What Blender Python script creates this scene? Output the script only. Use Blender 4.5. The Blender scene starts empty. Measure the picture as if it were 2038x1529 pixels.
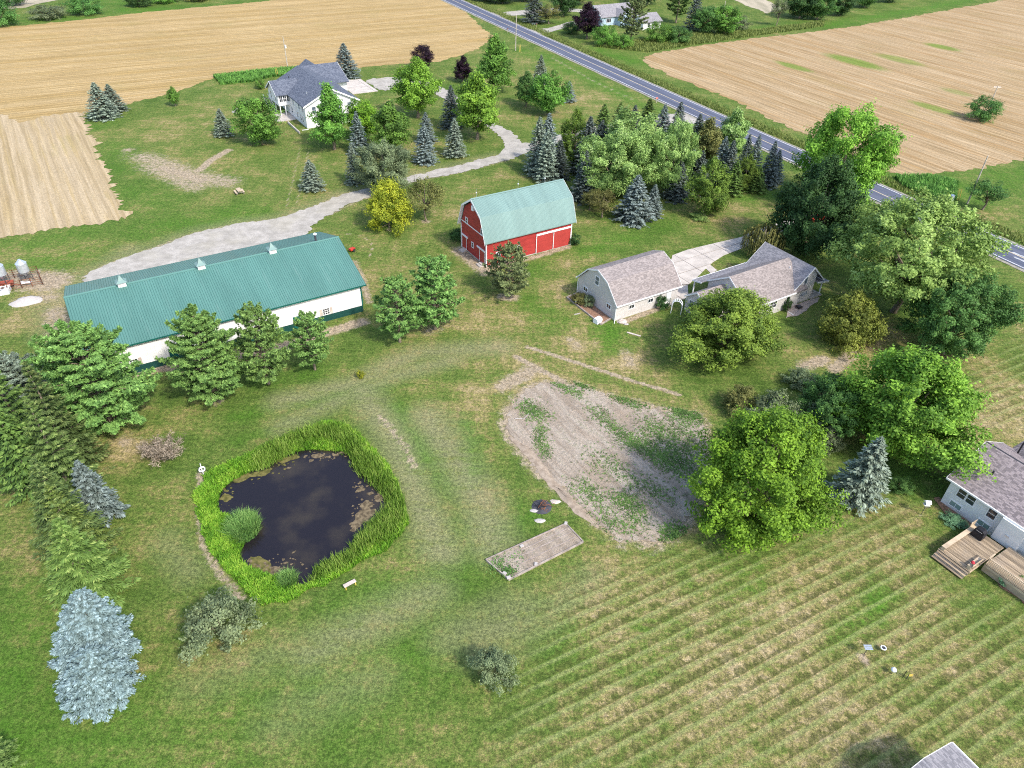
import bpy, math, random
import numpy as np
from mathutils import Vector, Matrix

sc = bpy.context.scene
RAD = math.radians

# ------------------------------------------------------------------ camera
CAM_H = 57.0
FPX, PITCH, ROLL = 1420.0, RAD(37.3), RAD(1.75)
PW, PH = 2038.0, 1529.0
cp, sp, cr, sr = math.cos(PITCH), math.sin(PITCH), math.cos(ROLL), math.sin(ROLL)
FW = np.array([0, cp, -sp]); UP0 = np.array([0, sp, cp]); RT0 = np.array([1.0, 0, 0])
RT = cr * RT0 + sr * UP0
UPV = -sr * RT0 + cr * UP0
cam_d = bpy.data.cameras.new('camera')
cam = bpy.data.objects.new('camera', cam_d)
sc.collection.objects.link(cam)
cam_d.sensor_fit = 'HORIZONTAL'
cam_d.sensor_width = 36.0
cam_d.lens = 36.0 * FPX / PW
cam_d.clip_start = 1.0
cam_d.clip_end = 20000.0
M = Matrix(((RT[0], UPV[0], -FW[0], 0), (RT[1], UPV[1], -FW[1], 0), (RT[2], UPV[2], -FW[2], CAM_H), (0, 0, 0, 1)))
cam.matrix_world = M
sc.camera = cam

# ------------------------------------------------------------------ light
SUN_EL, SUN_AZ = 46.0, -45.0          # azimuth measured from +X, counter-clockwise
world = bpy.data.worlds.new('World'); sc.world = world; world.use_nodes = True
wn = world.node_tree.nodes; wl = world.node_tree.links
for n in list(wn): wn.remove(n)
wo = wn.new('ShaderNodeOutputWorld'); wb = wn.new('ShaderNodeBackground'); ws = wn.new('ShaderNodeTexSky')
ws.sky_type = 'NISHITA'; ws.sun_disc = False
ws.sun_elevation = RAD(SUN_EL); ws.sun_rotation = RAD(90 - SUN_AZ)
ws.air_density = 1.0; ws.dust_density = 2.0; ws.ozone_density = 1.0
wb.inputs['Strength'].default_value = 0.15
wl.new(ws.outputs[0], wb.inputs[0]); wl.new(wb.outputs[0], wo.inputs[0])
sun_d = bpy.data.lights.new('sun', 'SUN'); sun = bpy.data.objects.new('sun', sun_d); sc.collection.objects.link(sun)
sun_d.energy = 2.0; sun_d.angle = RAD(4.0); sun_d.color = (1.0, 0.94, 0.84)
sd = Vector((math.cos(RAD(SUN_EL)) * math.cos(RAD(SUN_AZ)), math.cos(RAD(SUN_EL)) * math.sin(RAD(SUN_AZ)), math.sin(RAD(SUN_EL))))
sun.rotation_euler = sd.to_track_quat('Z', 'Y').to_euler()
sun.location = (60, -40, 90)
sc.view_settings.view_transform = 'Standard'; sc.view_settings.look = 'None'
sc.view_settings.exposure = 1.1; sc.view_settings.gamma = 1.0
sc.view_settings.use_curve_mapping = False
sc.cycles.max_bounces = 6; sc.cycles.transparent_max_bounces = 6
sc.cycles.use_denoising = False; sc.cycles.filter_width = 1.1
sc.cycles.diffuse_bounces = 3; sc.cycles.glossy_bounces = 2

# ------------------------------------------------------------------ survey helpers: photo measurement -> metres on the ground
def G(x, y, z=0.0):
    d = RT * (x - PW / 2) / FPX - UPV * (y - PH / 2) / FPX + FW
    t = (z - CAM_H) / d[2]
    return np.array([d[0] * t, d[1] * t])
def PXY(p):
    q = np.array(p, float) - np.array([0, 0, CAM_H]); z = q @ FW
    return PW / 2 + FPX * (q @ RT) / z, PH / 2 - FPX * (q @ UPV) / z
def height_at(bx, by, ty):
    g = G(bx, by); lo, hi = 0.0, 50.0
    for _ in range(40):
        m = (lo + hi) / 2
        if PXY((g[0], g[1], m))[1] > ty: lo = m
        else: hi = m
    return lo
def span_at(bx, by, wpx, z=0.0):
    g = G(bx, by); return wpx * ((np.array([g[0], g[1], z]) - np.array([0, 0, CAM_H])) @ FW) / FPX
YAW = RAD(32.5)
AX = np.array([math.cos(YAW), math.sin(YAW)]); BX = np.array([-math.sin(YAW), math.cos(YAW)])
def AB(a, b): return AX * a + BX * b          # farm grid (along the sheds, across them) -> metres

# ------------------------------------------------------------------ mesh helpers
COL = sc.collection
class MB:
    def __init__(s): s.v = []; s.f = []; s.uv = []; s.m = []
    def add(s, vs, fs, m=0, uvs=None):
        o = len(s.v); s.v += [tuple(map(float, p)) for p in vs]
        for i, f in enumerate(fs):
            s.f.append(tuple(o + k for k in f)); s.m.append(m)
            s.uv.append(uvs[i] if uvs else None)
        return s
    def box(s, x0, x1, y0, y1, z0, z1, m=0):
        vs = [(x0,y0,z0),(x1,y0,z0),(x1,y1,z0),(x0,y1,z0),(x0,y0,z1),(x1,y0,z1),(x1,y1,z1),(x0,y1,z1)]
        return s.add(vs, [(0,3,2,1),(4,5,6,7),(0,1,5,4),(1,2,6,5),(2,3,7,6),(3,0,4,7)], m)
    def beam(s, p, q, w, h=None, m=0):
        p = Vector(p); q = Vector(q); d = (q - p).normalized(); h = h or w
        u = d.cross(Vector((0,0,1))); u = u.normalized() if u.length > 1e-4 else Vector((1,0,0))
        v = u.cross(d); u = u * (w / 2); v = v * (h / 2)
        vs = [p-u-v, p+u-v, p+u+v, p-u+v, q-u-v, q+u-v, q+u+v, q-u+v]
        return s.add(vs, [(0,1,2,3),(7,6,5,4),(0,4,5,1),(1,5,6,2),(2,6,7,3),(3,7,4,0)], m)
    def tube(s, pts, rads, n=7, m=0, cap=True):
        pts = [Vector(p) for p in pts]; vs = []; k = len(pts)
        for i, p in enumerate(pts):
            d = (pts[min(i+1,k-1)] - pts[max(i-1,0)]).normalized()
            u = d.cross(Vector((0.31,0.17,1)) if abs(d.z) < 0.95 else Vector((1,0,0))).normalized(); w = d.cross(u)
            for j in range(n):
                a = 2*math.pi*j/n; vs.append(p + (u*math.cos(a) + w*math.sin(a))*rads[i])
        fs = [(i*n+j, i*n+(j+1)%n, (i+1)*n+(j+1)%n, (i+1)*n+j) for i in range(k-1) for j in range(n)]
        if cap: fs += [tuple(range(n-1,-1,-1)), tuple((k-1)*n+j for j in range(n))]
        return s.add(vs, fs, m)
    def lathe(s, prof, n=16, c=(0,0,0), m=0):
        vs = []; k = len(prof)
        for r, z in prof:
            for j in range(n):
                a = 2*math.pi*j/n; vs.append((c[0]+r*math.cos(a), c[1]+r*math.sin(a), c[2]+z))
        fs = [(i*n+j, i*n+(j+1)%n, (i+1)*n+(j+1)%n, (i+1)*n+j) for i in range(k-1) for j in range(n)]
        fs += [tuple(range(n-1,-1,-1)), tuple((k-1)*n+j for j in range(n))]
        return s.add(vs, fs, m)
    def prism(s, prof, x0, x1, m=0):      # polygon (y,z) extruded along x
        n = len(prof)
        vs = [(x0,y,z) for y,z in prof] + [(x1,y,z) for y,z in prof]
        fs = [tuple(range(n-1,-1,-1)), tuple(range(n,2*n))] + [(i,(i+1)%n,n+(i+1)%n,n+i) for i in range(n)]
        return s.add(vs, fs, m)
    def slab(s, poly, z0, z1, m=0):       # polygon (x,y) extruded upwards
        n = len(poly)
        ar = sum(poly[i][0]*poly[(i+1)%n][1]-poly[(i+1)%n][0]*poly[i][1] for i in range(n))
        if ar < 0: poly = poly[::-1]
        vs = [(x,y,z0) for x,y in poly] + [(x,y,z1) for x,y in poly]
        fs = [tuple(range(n-1,-1,-1)), tuple(range(n,2*n))] + [(i,(i+1)%n,n+(i+1)%n,n+i) for i in range(n)]
        return s.add(vs, fs, m)
    def roof(s, prof, x0, x1, t=0.14, m=0):   # open (y,z) outline, thick shell, uv in metres (u along ridge, v down slope)
        acc = 0.0
        for i in range(len(prof)-1):
            (ya,za),(yb,zb) = prof[i], prof[i+1]; L = math.hypot(yb-ya, zb-za)
            vs = [(x0,ya,za),(x1,ya,za),(x1,yb,zb),(x0,yb,zb),(x0,ya,za-t),(x1,ya,za-t),(x1,yb,zb-t),(x0,yb,zb-t)]
            uv = [(x0,acc),(x1,acc),(x1,acc+L),(x0,acc+L)]
            fs = [(0,1,2,3),(7,6,5,4),(0,4,5,1),(2,6,7,3),(0,3,7,4),(1,5,6,2)]
            s.add(vs, fs, m, [uv, uv[::-1]] + [[(0,0)]*4]*4); acc += L
        return s
    def build(s, name, mats, parent=None, smooth=False, bevel=0.0):
        me = bpy.data.meshes.new(name); me.from_pydata(s.v, [], s.f); 
        if any(u is not None for u in s.uv):
            ul = me.uv_layers.new(name='UVMap'); i = 0; d = []
            for f, u in zip(s.f, s.uv):
                for k in range(len(f)): d += list(u[k]) if u else [0.0, 0.0]
            ul.data.foreach_set('uv', d)
        for mm in (mats if isinstance(mats, (list, tuple)) else [mats]): me.materials.append(MAT[mm] if isinstance(mm, str) else mm)
        me.polygons.foreach_set('material_index', s.m)
        if smooth: me.polygons.foreach_set('use_smooth', [True]*len(me.polygons))
        me.update()
        o = bpy.data.objects.new(name, me); COL.objects.link(o)
        if parent is not None: o.parent = parent
        if bevel > 0:
            b = o.modifiers.new('bevel', 'BEVEL'); b.width = bevel; b.segments = 2; b.limit_method = 'ANGLE'
        return o
def np_obj(name, V, F, mat, parent=None, face_attr=None, smooth=False, quad=True):
    me = bpy.data.meshes.new(name); nf = len(F); k = F.shape[1]
    me.vertices.add(len(V)); me.vertices.foreach_set('co', np.ascontiguousarray(V, np.float32).ravel())
    me.loops.add(nf*k); me.loops.foreach_set('vertex_index', np.ascontiguousarray(F, np.int32).ravel())
    me.polygons.add(nf); me.polygons.foreach_set('loop_start', np.arange(0, nf*k, k, dtype=np.int32))
    me.polygons.foreach_set('loop_total', np.full(nf, k, np.int32))
    if smooth: me.polygons.foreach_set('use_smooth', np.ones(nf, bool))
    if face_attr is not None:
        at = me.attributes.new('tint', 'FLOAT', 'FACE'); at.data.foreach_set('value', np.ascontiguousarray(face_attr, np.float32))
    me.materials.append(MAT[mat] if isinstance(mat, str) else mat)
    me.update(calc_edges=True)
    o = bpy.data.objects.new(name, me); COL.objects.link(o)
    if parent is not None: o.parent = parent
    return o
def tag(o, label, cat, group=None):
    o['label'] = label; o['category'] = cat
    if group: o['group'] = group
    return o
def struct(o, label=None):
    o['kind'] = 'structure'
    if label: o['label'] = label
    return o
def stuff(o, label=None, cat=None):
    o['kind'] = 'stuff'
    if label: o['label'] = label
    if cat: o['category'] = cat
    return o
def thing(name, label, cat, xy, rz=0.0, z=0.0, group=None):
    o = bpy.data.objects.new(name, None); o.empty_display_size = 0.3; COL.objects.link(o)
    o.location = (float(xy[0]), float(xy[1]), z); o.rotation_euler = (0, 0, rz)
    return tag(o, label, cat, group)

# ------------------------------------------------------------------ materials
MAT = {}
class NT:
    def __init__(s, name):
        m = bpy.data.materials.new(name); m.use_nodes = True; s.t = m.node_tree; s.m = m
        for n in list(s.t.nodes): s.t.nodes.remove(n)
        s.out = s.n('ShaderNodeOutputMaterial'); MAT[name] = m
    def n(s, t, **kw):
        nd = s.t.nodes.new(t)
        for k, v in kw.items():
            if k in nd.inputs: s.set(nd.inputs[k], v)
            else: setattr(nd, k, v)
        return nd
    def set(s, inp, v):
        if hasattr(v, 'is_output') or isinstance(v, bpy.types.NodeSocket): s.t.links.new(v, inp)
        else: inp.default_value = v
    def pos(s): return s.n('ShaderNodeNewGeometry').outputs['Position']
    def objc(s): return s.n('ShaderNodeTexCoord').outputs['Object']
    def uv(s): return s.n('ShaderNodeTexCoord').outputs['UV']
    def mapn(s, vec, scale=(1,1,1), rot=(0,0,0), loc=(0,0,0)):
        return s.n('ShaderNodeMapping', Vector=vec, Scale=scale, Rotation=rot, Location=loc).outputs[0]
    def noise(s, vec, scale, detail=4.0, rough=0.55):
        return s.n('ShaderNodeTexNoise', Vector=vec, Scale=scale, Detail=detail, Roughness=rough).outputs['Fac']
    def math(s, op, a, b=0.0, c=None, clamp=False):
        nd = s.n('ShaderNodeMath', operation=op); nd.use_clamp = clamp; s.set(nd.inputs[0], a); s.set(nd.inputs[1], b)
        if c is not None: s.set(nd.inputs[2], c)
        return nd.outputs[0]
    def step(s, x, lo, hi):
        nd = s.n('ShaderNodeMapRange', interpolation_type='SMOOTHSTEP'); s.set(nd.inputs[0], x); s.set(nd.inputs[1], lo); s.set(nd.inputs[2], hi)
        return nd.outputs[0]
    def mix(s, f, a, b, mode='MIX'):
        nd = s.n('ShaderNodeMix', data_type='RGBA', blend_type=mode); s.set(nd.inputs[0], f)
        s.set(nd.inputs[6], a if not isinstance(a, tuple) else (*a, 1)); s.set(nd.inputs[7], b if not isinstance(b, tuple) else (*b, 1))
        return nd.outputs[2]
    def attr(s, name, out='Fac'): return s.n('ShaderNodeAttribute', attribute_name=name).outputs[out]
    def bump(s, h, strength=0.3, dist=0.1):
        return s.n('ShaderNodeBump', Height=h, Strength=strength, Distance=dist).outputs[0]
    def bsdf(s, col, rough=0.8, bump=None, spec=0.3, metal=0.0, **kw):
        b = s.n('ShaderNodeBsdfPrincipled')
        s.set(b.inputs['Base Color'], col if not isinstance(col, tuple) else (*col, 1)); s.set(b.inputs['Roughness'], rough)
        b.inputs['Specular IOR Level'].default_value = spec; s.set(b.inputs['Metallic'], metal)
        if bump is not None: s.set(b.inputs['Normal'], bump)
        for k, v in kw.items(): s.set(b.inputs[k], v)
        s.t.links.new(b.outputs[0], s.out.inputs[0]); return b
def plain(name, col, rough=0.7, var=0.15, scale=3.0, metal=0.0, spec=0.3, bumps=0.0):
    t = NT(name); p = t.objc(); n = t.noise(p, scale, 6)
    c = t.mix(t.step(n, 0.3, 0.7), tuple(x*(1-var) for x in col), tuple(min(1,x*(1+var)) for x in col))
    t.bsdf(c, rough, t.bump(t.noise(p, scale*6, 4), bumps, 0.03) if bumps else None, spec, metal)

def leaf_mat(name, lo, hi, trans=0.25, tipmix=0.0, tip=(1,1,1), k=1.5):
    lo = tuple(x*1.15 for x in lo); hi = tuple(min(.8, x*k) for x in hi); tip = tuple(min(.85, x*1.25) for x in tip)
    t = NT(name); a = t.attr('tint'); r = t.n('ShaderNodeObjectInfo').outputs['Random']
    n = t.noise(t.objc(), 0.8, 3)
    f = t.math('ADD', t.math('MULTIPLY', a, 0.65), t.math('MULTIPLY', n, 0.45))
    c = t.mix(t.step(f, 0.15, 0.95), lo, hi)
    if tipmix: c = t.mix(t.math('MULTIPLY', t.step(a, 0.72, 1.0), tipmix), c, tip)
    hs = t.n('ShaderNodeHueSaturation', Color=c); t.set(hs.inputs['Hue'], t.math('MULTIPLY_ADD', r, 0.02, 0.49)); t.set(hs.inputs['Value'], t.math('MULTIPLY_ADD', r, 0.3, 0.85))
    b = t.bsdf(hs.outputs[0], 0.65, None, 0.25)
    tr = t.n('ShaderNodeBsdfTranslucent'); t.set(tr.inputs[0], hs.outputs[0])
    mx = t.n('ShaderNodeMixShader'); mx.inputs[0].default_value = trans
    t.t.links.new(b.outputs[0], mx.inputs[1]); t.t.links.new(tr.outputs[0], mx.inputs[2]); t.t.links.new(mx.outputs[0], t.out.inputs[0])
leaf_mat('leaf_green', (0.038,0.095,0.018), (0.145,0.285,0.045))
leaf_mat('leaf_bright', (0.05,0.13,0.016), (0.215,0.385,0.045))
leaf_mat('leaf_yellow', (0.07,0.11,0.008), (0.34,0.35,0.03))
leaf_mat('leaf_limey', (0.038,0.105,0.010), (0.19,0.345,0.028))
leaf_mat('leaf_yard', (0.05,0.10,0.014), (0.21,0.30,0.045))
leaf_mat('leaf_dark', (0.014,0.042,0.012), (0.055,0.115,0.03))
leaf_mat('leaf_deep', (0.026,0.075,0.018), (0.105,0.215,0.05))
leaf_mat('leaf_purple', (0.006,0.004,0.007), (0.032,0.013,0.026))
leaf_mat('leaf_drab', (0.05,0.06,0.018), (0.20,0.20,0.06))
leaf_mat('leaf_pale', (0.06,0.125,0.03), (0.29,0.43,0.12), 0.25, 0.5, (0.55,0.6,0.36))
leaf_mat('leaf_airy', (0.08,0.16,0.03), (0.29,0.43,0.11), 0.3, 0.5, (0.46,0.58,0.24))
leaf_mat('leaf_silver', (0.045,0.07,0.035), (0.19,0.235,0.115), 0.2)
leaf_mat('leaf_olive', (0.06,0.085,0.014), (0.215,0.25,0.045))
leaf_mat('needle_blue', (0.04,0.06,0.052), (0.17,0.215,0.20), 0.1, 0.6, (0.36,0.43,0.42))
leaf_mat('needle_paleblue', (0.045,0.075,0.075), (0.19,0.27,0.28), 0.1, 0.7, (0.37,0.48,0.52))
leaf_mat('needle_greyblue', (0.045,0.065,0.05), (0.215,0.27,0.20), 0.1, 0.6, (0.40,0.47,0.38))
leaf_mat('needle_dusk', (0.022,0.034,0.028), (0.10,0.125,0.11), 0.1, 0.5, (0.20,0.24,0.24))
leaf_mat('needle_green', (0.025,0.058,0.016), (0.105,0.175,0.035), 0.12, 0.45, (0.24,0.30,0.08))
leaf_mat('needle_norway', (0.020,0.045,0.012), (0.13,0.20,0.05), 0.12, 0.75, (0.30,0.35,0.11))
leaf_mat('needle_norwaylight', (0.035,0.075,0.014), (0.135,0.205,0.045), 0.12, 0.7, (0.30,0.34,0.10))
leaf_mat('needle_norwaydark', (0.022,0.046,0.014), (0.10,0.15,0.042), 0.12, 0.7, (0.27,0.30,0.10))
leaf_mat('needle_pine', (0.04,0.095,0.022), (0.175,0.30,0.075), 0.15, 0.5, (0.30,0.42,0.13))
leaf_mat('needle_arbor', (0.035,0.07,0.010), (0.14,0.215,0.03), 0.12)
leaf_mat('needle_scotch', (0.045,0.07,0.025), (0.18,0.225,0.085), 0.12, 0.5, (0.33,0.36,0.16))
leaf_mat('twig_dead', (0.15,0.125,0.09), (0.33,0.28,0.21), 0.05)
leaf_mat('reed', (0.075,0.15,0.02), (0.22,0.40,0.055), 0.3, 0.4, (0.38,0.42,0.13), 1.1)
leaf_mat('reed_blue', (0.055,0.125,0.03), (0.19,0.33,0.08), 0.3, 0.3, (0.34,0.40,0.15), 1.1)
leaf_mat('bank_grass', (0.055,0.15,0.012), (0.21,0.42,0.03), 0.3, 0.4, (0.40,0.46,0.08), 1.1)
leaf_mat('verge_grass', (0.08,0.12,0.025), (0.24,0.28,0.075), 0.3, 0.0, (1,1,1), 1.0)
leaf_mat('straw', (0.35,0.24,0.10), (0.72,0.55,0.30), 0.1)
leaf_mat('weed', (0.05,0.11,0.03), (0.13,0.25,0.06), 0.2)
leaf_mat('hosta', (0.06,0.13,0.06), (0.17,0.30,0.16), 0.2)
leaf_mat('crop_green', (0.03,0.10,0.02), (0.12,0.27,0.05), 0.2)

t = NT('bark'); p = t.objc(); n = t.noise(t.mapn(p, (6,6,1.2)), 2.0, 6)
t.bsdf(t.mix(t.step(n,.3,.7), (0.10,0.075,0.05), (0.30,0.25,0.19)), .9, t.bump(n,.6,.05))
plain('white_paint', (0.80,0.80,0.79), .6, .05)
plain('trim_white', (0.84,0.84,0.84), .5, .03)
plain('joint_dirt', (0.10,0.075,0.055), .95, .3, 3)
plain('concrete', (0.50,0.455,0.41), .9, .14, 0.6, bumps=.2)
plain('concrete_step', (0.42,0.39,0.36), .9, .2, 1.5)
plain('black_metal', (0.02,0.02,0.025), .45, .2)
plain('dark_grey', (0.06,0.06,0.07), .6, .2)
plain('galv', (0.62,0.66,0.72), .35, .12, 1.5, metal=0.6)
plain('rust', (0.20,0.09,0.05), .8, .4, 4)
plain('rust_red', (0.26,0.06,0.04), .75, .35, 4)
plain('red_machine', (0.50,0.05,0.03), .5, .25, 3)
plain('pole_wood', (0.42,0.38,0.32), .9, .2, 2)
t = NT('wood_deck'); p = t.objc(); n = t.noise(t.mapn(p, (9,.6,1)), 1.0, 6); n2 = t.noise(p, .7, 4); r_ = t.n('ShaderNodeObjectInfo').outputs['Random']
c = t.mix(t.step(n,.3,.7), (0.25,0.19,0.13), (0.42,0.33,0.225)); c = t.mix(t.math('MULTIPLY', t.step(n2,.45,.7), .4), c, (0.24,0.21,0.185))
hs = t.n('ShaderNodeHueSaturation', Color=c); t.set(hs.inputs['Value'], t.math('MULTIPLY_ADD', r_, .75, .62)); t.bsdf(hs.outputs[0], .85, None, .2)
plain('wood_rail', (0.52,0.41,0.29), .8, .2, 1.2)
plain('wood_grey', (0.33,0.28,0.25), .9, .25, 1.5)
plain('stone', (0.52,0.45,0.40), .9, .2, 2.0, bumps=.4)
plain('yellow_plastic', (0.62,0.46,0.10), .6, .1)
plain('white_plastic', (0.82,0.84,0.86), .4, .04)
plain('green_trim', (0.010,0.105,0.085), .45, .1)
plain('hose', (0.55,0.48,0.30), .7, .1)
plain('rubber', (0.03,0.03,0.03), .8, .2)
plain('mulch', (0.26,0.15,0.10), .95, .3, 5, bumps=.6)
plain('flower_red', (0.55,0.05,0.07), .7, .2)
plain('gravel_patio', (0.40,0.33,0.29), .95, .35, 12, bumps=.6)
plain('limestone', (0.44,0.41,0.39), .95, .1, 4, bumps=.5)
plain('pink_sign', (0.75,0.22,0.16), .6, .1)

def glass(name, col):
    t = NT(name); t.bsdf(col, .08, None, .8)
glass('glass', (0.03,0.035,0.045)); glass('glass_blue', (0.10,0.13,0.17)); glass('glass_green', (0.22,0.32,0.30))

def siding(name, col, pitch=0.14, vertical=False, depth=.5, var=.06):
    t = NT(name); p = t.objc()
    sx = t.n('ShaderNodeSeparateXYZ', Vector=p)
    co = sx.outputs[2]
    if vertical: co = t.math('ADD', sx.outputs[0], sx.outputs[1])
    w = t.math('FRACT', t.math('DIVIDE', co, pitch))
    n = t.noise(t.mapn(p, (.5,.5,2)), 1.0, 5)
    c = t.mix(t.step(n,.3,.7), tuple(x*(1-var) for x in col), tuple(min(1,x*(1+var)) for x in col))
    line = t.math('LESS_THAN', w, 0.12)
    c = t.mix(t.math('MULTIPLY', line, 0.35), c, tuple(x*.45 for x in col))
    t.bsdf(c, .55, t.bump(w, depth, .03), .35)
siding('siding_cream', (0.62,0.59,0.575)); siding('siding_white', (0.80,0.80,0.80)); siding('siding_blue', (0.42,0.55,0.66))
siding('barn_red', (0.37,0.040,0.036), .25, True, .4, .17); siding('door_red', (0.39,0.046,0.040), .3, True, .3, .08)
siding('shed_white', (0.84,0.83,0.82), .25, True, .3); siding('wainscot_green', (0.010,0.062,0.054), .25, True, .3)

def metal_roof(name, col, var=.12):
    t = NT(name); u = t.uv(); p = t.objc()
    n = t.noise(t.mapn(u, (.35,.06,1)), 1.0, 5); n2 = t.noise(t.mapn(u, (4.0,.25,1)), 1.0, 3)
    c = t.mix(t.step(n,.3,.7), tuple(x*(1-var) for x in col), tuple(min(1,x*(1+var)) for x in col))
    c = t.mix(t.math('MULTIPLY', t.step(n2,.35,.75), .22), c, tuple(min(1, x*1.25+.01) for x in col))
    n4 = t.noise(t.mapn(u, (1.1,.12,1)), 1.0, 6, .75); c = t.mix(t.math('MULTIPLY', t.step(n4,.52,.74), .14), c, (.30,.34,.33)); c = t.mix(t.math('MULTIPLY', t.step(n4,.50,.26), .16), c, tuple(x*.6 for x in col))
    t.bsdf(c, t.math('MULTIPLY_ADD', n, .25, .34), None, .5)
metal_roof('roof_teal', (0.085,0.205,0.178), .10); metal_roof('roof_barn', (0.170,0.270,0.250), .14)
def shingles(name, a, b, c3):
    t = NT(name); u = t.uv()
    br = t.n('ShaderNodeTexBrick', Vector=u, Scale=1.0); br.offset = .5
    t.set(br.inputs['Color1'], (0,0,0,1)); t.set(br.inputs['Color2'], (1,1,1,1)); t.set(br.inputs['Mortar'], (.25,.25,.25,1))
    br.inputs['Brick Width'].default_value = .33; br.inputs['Row Height'].default_value = .15; br.inputs['Mortar Size'].default_value = .008
    wn_ = t.n('ShaderNodeTexWhiteNoise', noise_dimensions='2D')
    fl = t.n('ShaderNodeVectorMath', operation='FLOOR'); t.set(fl.inputs[0], t.mapn(u, (3.03,6.67,1))); t.set(wn_.inputs[0], fl.outputs[0])
    n = t.noise(u, 0.5, 5); n3 = t.noise(u, 9.0, 4)
    col = t.mix(t.step(wn_.outputs['Value'], .1, .9), a, b)
    col = t.mix(t.math('MULTIPLY', t.step(n3,.45,.7), .5), col, c3)
    col = t.mix(t.math('MULTIPLY', t.step(n,.4,.75), .18), col, tuple(x*.8 for x in a))
    col = t.mix(t.math('MULTIPLY', t.math('SUBTRACT', 1.0, br.outputs['Fac']), 0.0), col, (0.1,0.1,0.1))
    col = t.mix(t.math('MULTIPLY', br.outputs['Fac'], .5), col, tuple(x*.4 for x in a))
    t.bsdf(col, .9, t.bump(t.math('SUBTRACT', 1.0, br.outputs['Fac']), .4, .02), .2)
shingles('shingle_tan', (0.215,0.185,0.175), (0.34,0.295,0.28), (0.30,0.28,0.29))
shingles('shingle_blue', (0.075,0.09,0.125), (0.165,0.185,0.23), (0.12,0.13,0.16))
shingles('shingle_grey', (0.19,0.185,0.20), (0.32,0.305,0.32), (0.26,0.26,0.28))
shingles('shingle_brown', (0.17,0.145,0.145), (0.35,0.295,0.29), (0.30,0.26,0.31))
# ------------------------------------------------------------------ ground sheet
from mathutils.geometry import tessellate_polygon
rng = np.random.default_rng(7)
def px(*pts): return [tuple(G(x, y)) for x, y in pts]
def crop(ox, oy, s): return lambda x, y: (ox + x / s, oy + y / s)
def smooth_poly(pts, closed=True, it=2):
    P = [np.array(p) for p in pts]
    for _ in range(it):
        Q = []; n = len(P)
        for i in range(n if closed else n - 1):
            a, b = P[i], P[(i+1) % n]; Q += [a*.75 + b*.25, a*.25 + b*.75]
        if not closed: Q = [P[0]] + Q + [P[-1]]
        P = Q
    return P
def ragged(pts, step=0.8, amp=0.25, seed=1):
    r = np.random.default_rng(seed); out = []; n = len(pts); acc = 0.0
    for i in range(n):
        a = np.array(pts[i]); b = np.array(pts[(i+1) % n]); L = np.linalg.norm(b - a); k = max(1, min(900, int(L/step)))
        nn = np.array([-(b-a)[1], (b-a)[0]]) / max(L, 1e-6)
        for j in range(k):
            acc = acc*.45 + r.normal()*amp*.9
            out.append(a + (b-a)*j/k + nn*acc)
    return out
def sheet(name, poly, z, mat):
    vs = [Vector((p[0], p[1], 0)) for p in poly]
    tr = tessellate_polygon([vs])
    mb = MB(); V = [(p[0], p[1], z) for p in poly]; F = []
    for t_ in tr:
        a, b, c = (poly[i] for i in t_)
        ar = (b[0]-a[0])*(c[1]-a[1]) - (b[1]-a[1])*(c[0]-a[0])
        F.append(tuple(t_) if ar > 0 else tuple(t_[::-1]))
    mb.add(V, F); return mb.build(name, mat)
def inside(P, poly):
    x, y = P[:, 0], P[:, 1]; r = np.zeros(len(P), bool); n = len(poly)
    for i in range(n):
        (x1, y1), (x2, y2) = poly[i], poly[(i+1) % n]
        if y1 == y2: continue
        c = ((y1 > y) != (y2 > y)) & (x < (x2-x1)*(y-y1)/(y2-y1) + x1); r ^= c
    return r
def seg_dist(P, pts):
    d = np.full(len(P), 1e9)
    if len(pts) == 1: return np.hypot(P[:,0]-pts[0][0], P[:,1]-pts[0][1])
    for i in range(len(pts)-1):
        a = np.array(pts[i]); b = np.array(pts[i+1]); ab = b-a
        t_ = np.clip(((P-a)@ab)/max(ab@ab, 1e-9), 0, 1); d = np.minimum(d, np.hypot(*(P - a - t_[:,None]*ab).T))
    return d
def poly_dist(P, poly): return seg_dist(P, list(poly) + [poly[0]])

pc = crop(370, 820, 3.729)
WATER = smooth_poly(px(*[pc(*q) for q in [(1060,285),(1190,290),(1250,390),(1340,490),(1450,550),(1500,680),(1420,790),(1310,880),(1260,960),(1210,1050),(1090,1090),(980,1160),(930,1240),(830,1270),(700,1200),(560,1160),(440,1110),(400,1040),(470,930),(440,800),(330,740),(245,720),(250,600),(320,520),(470,440),(600,395),(720,320),(900,270)]]))
BANK = smooth_poly(px(*[pc(*q) for q in [(1080,70),(1230,120),(1350,250),(1480,400),(1590,570),(1640,740),(1665,850),(1560,990),(1400,1080),(1180,1190),(990,1300),(800,1410),(640,1450),(520,1430),(390,1300),(230,1130),(140,990),(90,760),(85,600),(125,500),(250,410),(500,300),(700,210),(900,120)]]))

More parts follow.
